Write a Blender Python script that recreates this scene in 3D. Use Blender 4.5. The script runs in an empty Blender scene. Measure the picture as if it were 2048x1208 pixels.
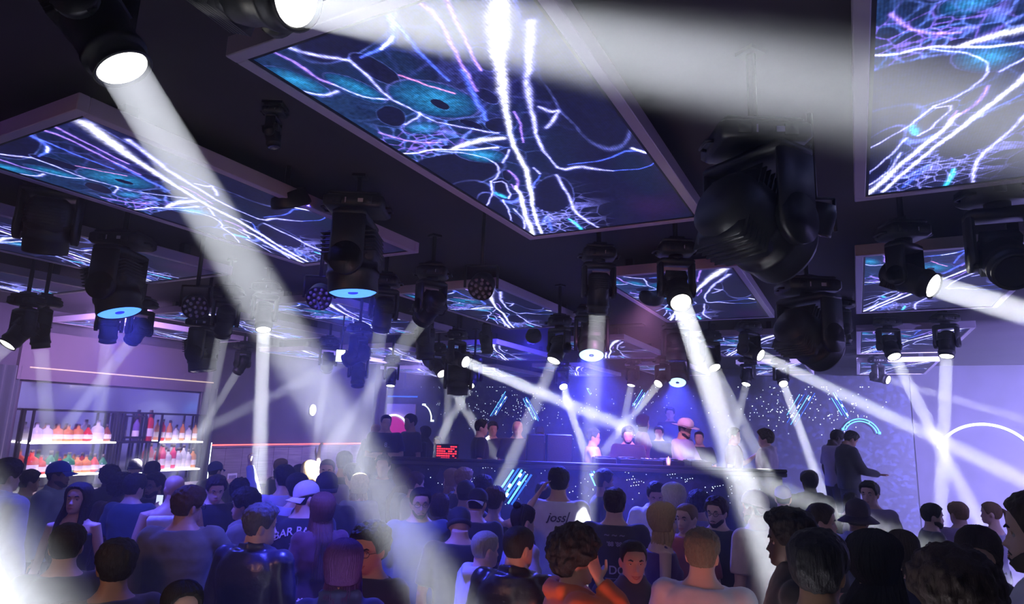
import bpy, math, random
import numpy as np
from mathutils import Vector, Matrix, noise

random.seed(11)
SC = bpy.context.scene
COL = SC.collection
PI = math.pi

# ---------------------------------------------------------------- camera, world, view
FPX, PITCH, ROLL, YAW, HC = 1278.83, 0.1911782, -0.0341195, 0.4931215, 2.3
CP, SP, CR, SR, CY, SY = math.cos(PITCH), math.sin(PITCH), math.cos(ROLL), math.sin(ROLL), math.cos(YAW), math.sin(YAW)

def room(x, y, z):
    "camera-levelled axes (x right, y forward, z up) to room axes"
    return Vector((x * CY - y * SY, x * SY + y * CY, z))
RIGHT0, FWD0, UP0 = room(1, 0, 0), room(0, 1, 0), Vector((0, 0, 1))
fwd = FWD0 * CP + UP0 * SP
up = UP0 * CP - FWD0 * SP
camR = RIGHT0 * CR - up * SR
camU = RIGHT0 * SR + up * CR
cam = bpy.data.cameras.new('camera')
cam.sensor_width = 36; cam.lens = 36 * FPX / 2048
cam.clip_start = 0.05; cam.clip_end = 100
camo = bpy.data.objects.new('camera', cam); COL.objects.link(camo)
camo.matrix_world = Matrix(((camR.x, camU.x, -fwd.x, 0), (camR.y, camU.y, -fwd.y, 0), (camR.z, camU.z, -fwd.z, HC), (0, 0, 0, 1)))
SC.camera = camo

def ray(px, py):
    xr, yr = (px - 1024) / FPX, (604 - py) / FPX
    return camR * xr + camU * yr + fwd
def at(px, py, D):
    "point seen at px,py whose level distance ahead of the camera is D"
    d = ray(px, py); return Vector((0, 0, HC)) + d * (D / d.dot(FWD0))
def at_z(px, py, z):
    d = ray(px, py); return Vector((0, 0, HC)) + d * ((z - HC) / d.z)
def at_a(px, py, a):
    d = ray(px, py); return Vector((0, 0, HC)) + d * (a / d.y)
def at_b(px, py, b):
    d = ray(px, py); return Vector((0, 0, HC)) + d * (b / d.x)

world = bpy.data.worlds.new('world'); SC.world = world; world.use_nodes = True
world.node_tree.nodes['Background'].inputs[0].default_value = (0.01, 0.01, 0.03, 1)
world.node_tree.nodes['Background'].inputs[1].default_value = 0.2
vs = SC.view_settings
vs.view_transform = 'Standard'; vs.look = 'None'; vs.gamma = 1; vs.use_curve_mapping = False
vs.exposure = 0.0
HAZE_DENSITY = 0.027
try:
    SC.cycles.use_denoising = True
    SC.cycles.use_adaptive_sampling = False
    SC.cycles.use_light_tree = True
    SC.cycles.volume_bounces = 0
    SC.cycles.max_bounces = 4
    SC.cycles.diffuse_bounces = 2
    SC.cycles.glossy_bounces = 2
    SC.cycles.sample_clamp_indirect = 4
    SC.cycles.sample_clamp_direct = 0
except Exception:
    pass

# ---------------------------------------------------------------- helpers
def lamp(name, loc, direc, kind, energy, color, size=0.16, spread=None, parent=None):
    l = bpy.data.lights.new(name, kind)
    l.energy = energy; l.color = color
    if kind == 'AREA':
        l.shape = 'DISK'; l.size = size
        if spread: l.spread = math.radians(spread)
    elif kind == 'SPOT':
        l.shadow_soft_size = size; l.spot_size = math.radians(spread or 60); l.spot_blend = 0.6
    else:
        l.shadow_soft_size = size
    o = bpy.data.objects.new(name, l); COL.objects.link(o)
    q = Vector(direc).to_track_quat('-Z', 'Y')
    o.rotation_mode = 'QUATERNION'; o.rotation_quaternion = q
    o.location = loc
    if parent:
        o.parent = parent; o.matrix_parent_inverse = Matrix.LocRotScale(parent.location, parent.rotation_euler, parent.scale).inverted()
    return o

def tag(o, label=None, cat=None, group=None, kind=None):
    if label: o['label'] = label
    if cat: o['category'] = cat
    if group: o['group'] = group
    if kind: o['kind'] = kind
    return o
def empty(name, loc=(0, 0, 0), rz=0, label=None, cat=None, group=None):
    o = bpy.data.objects.new(name, None); COL.objects.link(o)
    o.empty_display_size = 0.1
    o.location = loc; o.rotation_euler = (0, 0, rz)
    return tag(o, label, cat, group)

class MB:
    def __init__(s): s.v = []; s.f = []; s.m = []
    def add(s, verts, faces, m=0):
        n = len(s.v); s.v += [tuple(p) for p in verts]
        s.f += [tuple(i + n for i in f) for f in faces]; s.m += [m] * len(faces)
        return s
    def box(s, lo, hi, m=0, M=None, bev=0):
        x0, y0, z0 = lo; x1, y1, z1 = hi
        if bev <= 0:
            P = [(x, y, z) for z in (z0, z1) for y in (y0, y1) for x in (x0, x1)]
            F = [(0, 2, 3, 1), (4, 5, 7, 6), (0, 1, 5, 4), (2, 6, 7, 3), (0, 4, 6, 2), (1, 3, 7, 5)]
        else:
            b = min(bev, (x1 - x0) / 2.01, (y1 - y0) / 2.01, (z1 - z0) / 2.01)
            P = []; F = []
            rings = [(z0, b), (z0 + b, 0), (z1 - b, 0), (z1, b)]
            for z, i in rings:
                a0, a1, c0, c1 = x0 + i, x1 - i, y0 + i, y1 - i
                P += [(a0 + b, c0, z), (a1 - b, c0, z), (a1, c0 + b, z), (a1, c1 - b, z), (a1 - b, c1, z), (a0 + b, c1, z), (a0, c1 - b, z), (a0, c0 + b, z)]
            for r in range(3):
                for k in range(8):
                    F.append((r * 8 + k, r * 8 + (k + 1) % 8, (r + 1) * 8 + (k + 1) % 8, (r + 1) * 8 + k))
            F.append(tuple(range(7, -1, -1))); F.append(tuple(range(24, 32)))
        if M is not None: P = [M @ Vector(p) for p in P]
        return s.add(P, F, m)
    def loft(s, rings, m=0, cap=True, closed=True):
        n = len(rings[0]); P = [p for r in rings for p in r]; F = []
        for i in range(len(rings) - 1):
            for k in range(n if closed else n - 1):
                k2 = (k + 1) % n
                F.append((i * n + k, i * n + k2, (i + 1) * n + k2, (i + 1) * n + k))
        if cap and closed:
            F.append(tuple(range(n - 1, -1, -1))); F.append(tuple((len(rings) - 1) * n + k for k in range(n)))
        return s.add(P, F, m)
    def tube(s, path, rad, seg=10, m=0, flat=1.0, side=None, closed=False):
        path = [Vector(p) for p in path]; n = len(path)
        if not hasattr(rad, '__len__'): rad = [rad] * n
        rings = []; prev = Vector(side) if side is not None else None
        for i, p in enumerate(path):
            if closed: t = (path[(i + 1) % n] - path[i - 1]).normalized()
            else: t = (path[min(i + 1, n - 1)] - path[max(i - 1, 0)]).normalized()
            if prev is None:
                prev = t.orthogonal()
            u = (prev - t * prev.dot(t))
            if u.length < 1e-5: u = t.orthogonal()
            u.normalize(); w = t.cross(u); prev = u
            rings.append([p + u * (math.cos(2 * PI * k / seg) * rad[i]) + w * (math.sin(2 * PI * k / seg) * rad[i] * flat) for k in range(seg)])
        if closed: rings.append(rings[0]); return s.loft(rings, m, cap=False)
        return s.loft(rings, m)
    def lathe(s, prof, seg=24, m=0, M=None, cap=True):
        "prof: (radius, height) about local z"
        rings = []
        for r, h in prof:
            R = [Vector((r * math.cos(2 * PI * k / seg), r * math.sin(2 * PI * k / seg), h)) for k in range(seg)]
            rings.append([M @ p for p in R] if M is not None else R)
        return s.loft(rings, m, cap=cap)
    def ball(s, c, r, m=0, seg=14, M=None):
        c = Vector(c)
        if not hasattr(r, '__len__'): r = (r, r, r)
        rings = []
        k2 = seg // 2 + 1
        for i in range(k2):
            t = PI * (i + 0.02 if i == 0 else (i - 0.02 if i == k2 - 1 else i)) / (k2 - 1)
            R = [Vector((r[0] * math.sin(t) * math.cos(2 * PI * k / seg), r[1] * math.sin(t) * math.sin(2 * PI * k / seg), -r[2] * math.cos(t))) for k in range(seg)]
            rings.append([c + ((M @ p) if M is not None else p) for p in R])
        return s.loft(rings, m)
    def mesh(s, name, mats, smooth=True, scale=1.0, recalc=False):
        me = bpy.data.meshes.new(name)
        V = s.v if scale == 1.0 else [(x * scale, y * scale, z * scale) for x, y, z in s.v]
        me.from_pydata(V, [], s.f)
        for mt in (mats if isinstance(mats, (list, tuple)) else [mats]): me.materials.append(mt)
        me.polygons.foreach_set('material_index', s.m)
        me.polygons.foreach_set('use_smooth', [smooth] * len(s.f))
        me.update()
        return me
    def build(s, name, mats, parent=None, smooth=True, scale=1.0, auto=False):
        me = s.mesh(name, mats, smooth, scale)
        return link(name, me, parent)
def link(name, me, parent=None):
    o = bpy.data.objects.new(name, me); COL.objects.link(o)
    if parent: o.parent = parent
    return o
def flat_edges(o, ang=35):
    "sharp edges above an angle"
    me = o.data
    try: me.set_sharp_from_angle(angle=math.radians(ang))
    except Exception: pass
    return o

# ---------------------------------------------------------------- materials
def nmat(name):
    m = bpy.data.materials.new(name); m.use_nodes = True
    nt = m.node_tree; b = nt.nodes['Principled BSDF']
    return m, nt, b
def mat(name, col, rough=0.6, metal=0.0, var=0.12, scale=8.0, bump=0.0, spec=0.5, sheen=0.0, stretch=None):
    "a plain surface with a little procedural variation"
    m, nt, b = nmat(name)
    b.inputs['Roughness'].default_value = rough; b.inputs['Metallic'].default_value = metal
    b.inputs['Specular IOR Level'].default_value = spec
    if sheen: b.inputs['Sheen Weight'].default_value = sheen
    tc = nt.nodes.new('ShaderNodeTexCoord'); nz = nt.nodes.new('ShaderNodeTexNoise')
    nz.inputs['Scale'].default_value = scale; nz.inputs['Detail'].default_value = 3
    if stretch:
        mp = nt.nodes.new('ShaderNodeMapping'); mp.inputs['Scale'].default_value = stretch
        nt.links.new(tc.outputs['Object'], mp.inputs[0]); nt.links.new(mp.outputs[0], nz.inputs['Vector'])
    else: nt.links.new(tc.outputs['Object'], nz.inputs['Vector'])
    mx = nt.nodes.new('ShaderNodeMix'); mx.data_type = 'RGBA'
    mx.inputs['A'].default_value = (*[c * (1 - var) for c in col], 1)
    mx.inputs['B'].default_value = (*[min(1, c * (1 + var)) for c in col], 1)
    nt.links.new(nz.outputs['Fac'], mx.inputs['Factor']); nt.links.new(mx.outputs['Result'], b.inputs['Base Color'])
    if bump:
        bp = nt.nodes.new('ShaderNodeBump'); bp.inputs['Strength'].default_value = bump; bp.inputs['Distance'].default_value = 0.01
        nt.links.new(nz.outputs['Fac'], bp.inputs['Height']); nt.links.new(bp.outputs['Normal'], b.inputs['Normal'])
    return m
def glow(name, col, strength, sampling='NONE'):
    m, nt, b = nmat(name)
    b.inputs['Base Color'].default_value = (*[c * 0.3 for c in col], 1)
    b.inputs['Emission Color'].default_value = (*col, 1); b.inputs['Emission Strength'].default_value = strength
    nz = nt.nodes.new('ShaderNodeTexNoise'); nz.inputs['Scale'].default_value = 3
    mr = nt.nodes.new('ShaderNodeMapRange'); mr.inputs['To Min'].default_value = strength * 0.93; mr.inputs['To Max'].default_value = strength * 1.07
    tc = nt.nodes.new('ShaderNodeTexCoord'); nt.links.new(tc.outputs['Object'], nz.inputs['Vector'])
    nt.links.new(nz.outputs['Fac'], mr.inputs['Value']); nt.links.new(mr.outputs['Result'], b.inputs['Emission Strength'])
    m.cycles.emission_sampling = sampling
    return m
_mc = {}
def cmat(kind, col, **k):
    key = (kind, tuple(round(c, 3) for c in col), tuple(sorted(k.items())))
    if key not in _mc: _mc[key] = mat(kind, col, **k)
    return _mc[key]
M_BLACK = mat('black_plastic', (0.008, 0.008, 0.012), 0.45, bump=0.05, scale=60)
M_BLACKMETAL = mat('black_metal', (0.02, 0.02, 0.024), 0.35, 0.6, scale=20)
M_CHROME = mat('chrome', (0.6, 0.6, 0.62), 0.2, 1.0)
M_STICKER = mat('white_label', (0.75, 0.72, 0.8), 0.5)
M_GLASSDARK = mat('dark_lens', (0.02, 0.02, 0.035), 0.08, 0.0, spec=0.9)
M_LENS_W = glow('lit_white_lens', (1.0, 0.97, 0.92), 9.0)
M_LENS_B = glow('lit_blue_lens', (0.08, 0.28, 1.0), 2.2)
M_LENS_RING = glow('blue_lens_edge', (0.03, 0.05, 0.9), 1.2)
M_LENS_PALE = glow('lit_pale_blue_lens', (0.45, 0.75, 1.0), 2.4)
# ---------------------------------------------------------------- the room
H = 1.55                         # height of the screens above the eye, also the unit of the ceiling grid
ZS = HC + H                      # underside of the screens
ZC = 4.12                        # ceiling
WL, WR, WB, WF = -13.1, 5.6, 19.1, -3.4
def wall_mat(name, col, rough=0.7, bump=0.1, scale=2.0, tiles=None):
    m, nt, b = nmat(name); tc = nt.nodes.new('ShaderNodeTexCoord')
    nz = nt.nodes.new('ShaderNodeTexNoise'); nz.inputs['Scale'].default_value = scale; nz.inputs['Detail'].default_value = 6
    nt.links.new(tc.outputs['Object'], nz.inputs['Vector'])
    rp = nt.nodes.new('ShaderNodeValToRGB'); rp.color_ramp.elements[0].position = 0.3; rp.color_ramp.elements[1].position = 0.75
    rp.color_ramp.elements[0].color = (*[c * 0.7 for c in col], 1); rp.color_ramp.elements[1].color = (*[c * 1.25 for c in col], 1)
    nt.links.new(nz.outputs['Fac'], rp.inputs[0]); nt.links.new(rp.outputs[0], b.inputs['Base Color'])
    b.inputs['Roughness'].default_value = rough
    bp = nt.nodes.new('ShaderNodeBump'); bp.inputs['Strength'].default_value = bump; bp.inputs['Distance'].default_value = 0.02
    nt.links.new(nz.outputs['Fac'], bp.inputs['Height']); nt.links.new(bp.outputs[0], b.inputs['Normal'])
    return m
M_CEIL = wall_mat('ceiling_paint', (0.035, 0.026, 0.042), 0.8, scale=1.5)
M_FLOOR = wall_mat('dance_floor', (0.05, 0.045, 0.055), 0.3, scale=4)
M_WALL = wall_mat('dark_wall_paint', (0.065, 0.055, 0.075), 0.7)
def struct(name, lo, hi, m, label=None):
    o = MB().box(lo, hi).build(name, m, smooth=False); o['kind'] = 'structure'
    if label: o['label'] = label
    return o
struct('floor', (-17.2, WF - .2, -0.1), (WR + .2, WB + .2, 0), M_FLOOR)
struct('ceiling', (-17.2, WF - .2, ZC), (WR + .2, WB + .2, ZC + .15), M_CEIL)
struct('wall_left', (WL - .2, WF - .2, 0), (WL, 15.95, ZC), M_WALL)
WA = -17.0
struct('wall_alcove', (WA - .2, 15.75, 0), (WA, WB + .2, ZC), M_WALL)
struct('wall_alcove_front', (WA, 15.75, 0), (WL - .2, 15.95, ZC), M_WALL)
struct('wall_right', (WR, WF - .2, 0), (WR + .2, WB + .2, ZC), M_WALL)
struct('wall_front', (WL, WF - .2, 0), (WR, WF, ZC), M_WALL)
def mosaic_mat(name, base, tile, scale):
    m, nt, b = nmat(name); tc = nt.nodes.new('ShaderNodeTexCoord')
    vo = nt.nodes.new('ShaderNodeTexVoronoi'); vo.inputs['Scale'].default_value = scale
    nt.links.new(tc.outputs['Object'], vo.inputs['Vector'])
    sep = nt.nodes.new('ShaderNodeSeparateColor'); nt.links.new(vo.outputs['Color'], sep.inputs[0])
    rp = nt.nodes.new('ShaderNodeValToRGB'); rp.color_ramp.elements[0].position = 0.55; rp.color_ramp.elements[0].color = (*base, 1)
    rp.color_ramp.elements[1].position = 1.0; rp.color_ramp.elements[1].color = (*tile, 1)
    nt.links.new(sep.outputs[0], rp.inputs[0]); nt.links.new(rp.outputs[0], b.inputs['Base Color'])
    b.inputs['Roughness'].default_value = 0.5; b.inputs['Metallic'].default_value = 0.3
    bp = nt.nodes.new('ShaderNodeBump'); bp.inputs['Strength'].default_value = 0.15; bp.inputs['Distance'].default_value = 0.02
    nt.links.new(sep.outputs[1], bp.inputs['Height']); nt.links.new(bp.outputs[0], b.inputs['Normal'])
    return m
M_MOSAIC = mosaic_mat('glass_mosaic', (0.012, 0.012, 0.035), (0.03, 0.035, 0.1), 14)
struct('wall_back', (-17.0, WB, 0), (WR, WB + .2, ZC), M_MOSAIC)

# low panelled partition on the left wall, red light line above it
def wood_mat():
    m, nt, b = nmat('grey_wood_panelling'); tc = nt.nodes.new('ShaderNodeTexCoord'); mp = nt.nodes.new('ShaderNodeMapping')
    mp.inputs['Scale'].default_value = (1, 0.6, 9); wv = nt.nodes.new('ShaderNodeTexNoise'); wv.inputs['Scale'].default_value = 3; wv.inputs['Detail'].default_value = 5
    nt.links.new(tc.outputs['Object'], mp.inputs[0]); nt.links.new(mp.outputs[0], wv.inputs['Vector'])
    rp = nt.nodes.new('ShaderNodeValToRGB'); rp.color_ramp.elements[0].position = .35; rp.color_ramp.elements[1].position = .65
    rp.color_ramp.elements[0].color = (.16, .12, .13, 1); rp.color_ramp.elements[1].color = (.30, .24, .25, 1)
    nt.links.new(wv.outputs['Fac'], rp.inputs[0]); nt.links.new(rp.outputs[0], b.inputs['Base Color']); b.inputs['Roughness'].default_value = .5
    return m
M_WOOD = wood_mat()
pb = MB()
for k in range(12): pb.box((WL, 9.95 + k * 0.475, 0), (WL + 0.06, 9.95 + k * 0.475 + 0.468, 1.58), bev=0.006)
pb.box((WL, 9.95, 1.58), (WL + 0.09, 15.6, 1.61))
o = pb.build('wood_panel_wall', M_WOOD, smooth=False); o['kind'] = 'structure'; o['label'] = 'waist-high grey wood panelling along the left wall'
M_RED = glow('red_neon', (1.0, 0.13, 0.12), 3.2)
o = MB().tube([(WL + .1, 10.0, 1.64), (WL + .1, 15.5, 1.64)], 0.016, 8).build('light_strip', M_RED)
tag(o, 'long red light line running along the left wall above the wood panelling', 'light strip')
M_BLUE = glow('blue_neon', (0.1, 0.45, 1.0), 3.5)
M_BLUEDIM = glow('dim_blue_neon', (0.03, 0.16, 0.9), 1.6)
M_WARM = glow('warm_cove_light', (1.0, 0.72, 0.6), 0.9)
M_WHITE = glow('white_neon', (0.8, 0.95, 1.0), 4.0)
o = struct('pillar', (WL, 15.6, 0), (WL + .25, 15.95, ZC), M_WALL, 'dark pillar closing the wood panelling')
o = MB().tube([(WL + .28, 15.72, 0.1), (WL + .28, 15.72, 1.5)], 0.018, 8).build('light_strip', M_BLUE)
tag(o, 'upright blue light strip on the pillar where the red line ends', 'light strip')
# beyond the pillar: lower bulkhead, blue light put into its colour, and a pale wall panel
p0 = at_a(770, 810, WB - .06); p1 = at_a(834, 850, WB - .06)
struct('trim_1', (-17, 16.4, 3.35), (-12.6, 16.5, ZC), wall_mat('blue_lit_bulkhead', (.05, .06, .2)), 'bulkhead coloured as if lit blue beside the back wall')
M_PEACH = mat('peach_wall_panel', (.55, .34, .36), .6)
struct('trim_2', (-15.6, WB - .05, 0.3), (-14.05, WB - .01, 2.95), M_PEACH, 'pale pink wall panel beside the mosaic wall')
struct('trim_3', (-17.0, WB - .08, 3.2), (-14.0, WB - .02, 3.24), M_BLUEDIM, 'faint blue light line over the pink panel')

# ---------------------------------------------------------------- curtains
M_CURTAIN = mat('dark_curtain', (.05, .06, .075), .8, var=.25, sheen=.3)
def curtain(a0, a1, z0, z1, label, group=None):
    n = int((a1 - a0) / 0.02); fr = []; bk = []
    top = []; rings = []
    for z in (z0, z1):
        r = []
        for i in range(n + 1):
            a = a0 + (a1 - a0) * i / n
            r.append(Vector((WL + .12 + .045 * math.sin(a * 2 * PI / .17) + .015 * math.sin(a * 23), a, z)))
        for i in range(n, -1, -1): r.append(Vector((WL + .02, a0 + (a1 - a0) * i / n, z)))
        rings.append(r)
    o = MB().loft(rings).build('curtain', M_CURTAIN)
    return tag(o, label, 'curtain', group)
curtain(3.6, 5.95, 0.05, 3.05, 'dark pleated curtain left of the bar shelves')
curtain(9.62, 9.92, 0.05, 2.9, 'narrow dark pleated curtain right of the bar shelves')
o = MB().tube([(WL + .17, 9.93, .0), (WL + .17, 9.93, 1.7)], .01, 8).build('light_strip', M_WHITE)
tag(o, 'short white upright light strip at the right end of the bar', 'light strip')

# ---------------------------------------------------------------- ceiling screens

SCREEN_STROKES=[
('w',[(0.943,0.017,0.063),(0.859,0.082,0.061),(0.79,0.136,0.052),(0.684,0.245,0.034),(0.595,0.326,0.021),(0.507,0.425,0.016),(0.45,0.522,0.024),(0.367,0.632,0.021),(0.219,0.793,0.015),(0.057,0.99,0.016)]),
('w',[(0.291,0.635,0.009),(0.246,0.699,0.021),(0.15,0.802,0.023),(0.075,0.902,0.028),(-0.014,0.999,0.033)]),
('l',[(0.946,0.1,0.032),(0.869,0.167,0.027),(0.762,0.261,0.022),(0.659,0.383,0.013),(0.601,0.469,0.015),(0.585,0.525,0.006)]),
('l',[(0.585,0.525,0.003),(0.573,0.596,0.02),(0.674,0.588,0.031),(0.729,0.614,0.022),(0.799,0.64,0.005)]),
('b',[(0.637,0.572,0.006),(0.811,0.577,0.007),(0.953,0.55,0.015),(1.02,0.59,0.008)]),
('w',[(0.955,0.548,0.012),(0.994,0.577,0.008)]),
('b',[(0.799,0.64,0.005),(0.957,0.649,0.003),(1.025,0.618,0.004)]),
('l',[(0.529,0.613,0.013),(0.474,0.741,0.011),(0.416,0.85,0.02),(0.419,0.917,0.015),(0.428,1.009,0.012)]),
('t',[(0.335,0.902,0.019),(0.342,0.94,0.02),(0.317,1.005,0.019)]),
('l',[(0.747,0.319,0.007),(0.773,0.345,0.021),(0.817,0.345,0.007),(0.76,0.37,0.014),(0.703,0.396,0.016)]),
('l',[(0.165,-0.003,0.012),(0.192,0.028,0.014),(0.304,0.063,0.011),(0.297,0.081,0.009),(0.287,0.12,0.009),(0.255,0.183,0.008),(0.271,0.21,0.007),(0.286,0.239,0.005),(0.307,0.291,0.004),(0.348,0.31,0.006),(0.411,0.345,0.009),(0.494,0.378,0.008)]),
('p',[(0.099,0.001,0.007),(0.127,0.046,0.012),(0.114,0.085,0.012),(0.132,0.112,0.009)]),
('l',[(0.132,0.112,0.006),(0.154,0.138,0.005),(0.182,0.168,0.006),(0.245,0.189,0.006)]),
('l',[(-0.036,-0.0,0.005),(-0.03,0.027,0.007),(-0.046,0.065,0.006),(-0.018,0.098,0.006),(0.035,0.133,0.008),(0.112,0.133,0.013)]),
('b',[(0.594,-0.005,0.028),(0.542,0.036,0.024),(0.498,0.054,0.027),(0.437,0.066,0.016),(0.349,0.069,0.007)]),
('w',[(0.513,0.047,0.006),(0.486,0.056,0.009),(0.437,0.066,0.007)]),
('b',[(0.575,0.023,0.013),(0.551,0.072,0.013),(0.534,0.121,0.011),(0.532,0.179,0.006)]),
('k',[(0.396,0.131,0.004),(0.43,0.158,0.005),(0.467,0.192,0.005),(0.507,0.219,0.005)]),
('p',[(0.702,-0.017,0.015),(0.707,0.037,0.015),(0.658,0.109,0.013),(0.611,0.178,0.009),(0.597,0.228,0.011)]),
('p',[(0.784,-0.0,0.015),(0.743,0.071,0.011),(0.67,0.173,0.007)]),
('b',[(0.613,0.162,0.02),(0.579,0.224,0.022),(0.534,0.283,0.02),(0.508,0.32,0.017)]),
('w',[(0.237,0.403,0.019),(0.33,0.395,0.035),(0.411,0.393,0.039),(0.49,0.401,0.025)]),
('w',[(-0.083,0.362,0.007),(0.042,0.392,0.009),(0.138,0.386,0.006),(0.224,0.403,0.008),(0.282,0.42,0.008),(0.423,0.434,0.013)]),
('l',[(0.153,0.395,0.003),(0.267,0.43,0.004),(0.332,0.485,0.004),(0.309,0.54,0.006),(0.244,0.575,0.007),(0.195,0.586,0.007)]),
('l',[(0.195,0.586,0.007),(0.122,0.657,0.006),(0.024,0.716,0.006),(-0.061,0.742,0.007)]),
('l',[(0.203,0.594,0.005),(0.26,0.598,0.006),(0.229,0.658,0.006),(0.166,0.703,0.007)]),
('l',[(0.13,0.704,0.007),(0.055,0.806,0.006),(-0.054,0.904,0.005)]),
('l',[(0.111,0.773,0.007),(0.09,0.858,0.008),(0.028,0.918,0.007),(-0.05,0.955,0.007)]),
('t',[(0.14,0.653,0.021),(0.152,0.673,0.028),(0.158,0.694,0.022)]),
('b',[(0.314,0.693,0.005),(0.387,0.635,0.005),(0.46,0.6,0.005)]),
('l',[(0.467,0.555,0.007),(0.468,0.592,0.007)]),
('l',[(0.361,0.505,0.007),(0.417,0.481,0.007),(0.459,0.454,0.006)]),
('l',[(0.298,0.25,0.006),(0.277,0.263,0.006),(0.185,0.278,0.007)]),
('p',[(0.034,0.283,0.011),(0.075,0.323,0.011),(0.13,0.356,0.013),(0.22,0.369,0.009)]),
('p',[(0.339,0.546,0.006),(0.339,0.593,0.014),(0.269,0.666,0.009),(0.276,0.622,0.006)]),
('b',[(0.131,0.716,0.036),(0.151,0.739,0.029),(0.215,0.712,0.022)]),
('b',[(0.153,0.916,0.023),(0.249,0.841,0.015),(0.145,0.974,0.021)]),
('p',[(0.644,0.315,0.007),(0.61,0.373,0.006),(0.552,0.434,0.005)]),
]
SCREEN_CELLS=[
('d',(0.408,0.001),(0.623,-0.005),(0.311,0.06)),
('d',(0.343,0.107),(0.36,0.158),(0.389,0.096)),
('t',(0.025,0.079),(0.068,0.136),(0.079,0.069)),
('t',(0.193,0.137),(0.228,0.191),(0.239,0.123)),
('t',(0.407,0.223),(0.5,0.29),(0.512,0.192)),
('d',(0.41,0.242),(0.422,0.262),(0.434,0.235)),
('t',(0.23,0.303),(0.3,0.316),(0.266,0.28)),
('d',(0.175,0.242),(0.199,0.269),(0.234,0.216)),
('d',(0.717,0.151),(0.711,0.182),(0.756,0.147)),
('d',(0.612,0.249),(0.632,0.269),(0.639,0.232)),
('d',(0.529,0.35),(0.566,0.369),(0.568,0.329)),
('d',(0.096,0.499),(0.309,0.54),(0.256,0.428)),
('d',(-0.058,0.661),(0.081,0.687),(0.107,0.566)),
('d',(0.207,0.636),(0.201,0.679),(0.272,0.6)),
('d',(-0.028,0.791),(-0.054,0.904),(0.117,0.701)),
('d',(0.399,0.727),(0.494,0.745),(0.509,0.619)),
('d',(0.031,0.87),(0.028,0.918),(0.083,0.811)),
('d',(0.233,0.397),(0.268,0.406),(0.25,0.387)),
('t',(0.317,0.454),(0.387,0.495),(0.383,0.434)),
('d',(0.308,0.571),(0.313,0.588),(0.344,0.546)),
('d',(0.436,0.327),(0.458,0.348),(0.455,0.318)),
('d',(0.996,0.24),(0.86,0.519),(1.119,0.298)),
]

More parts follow.
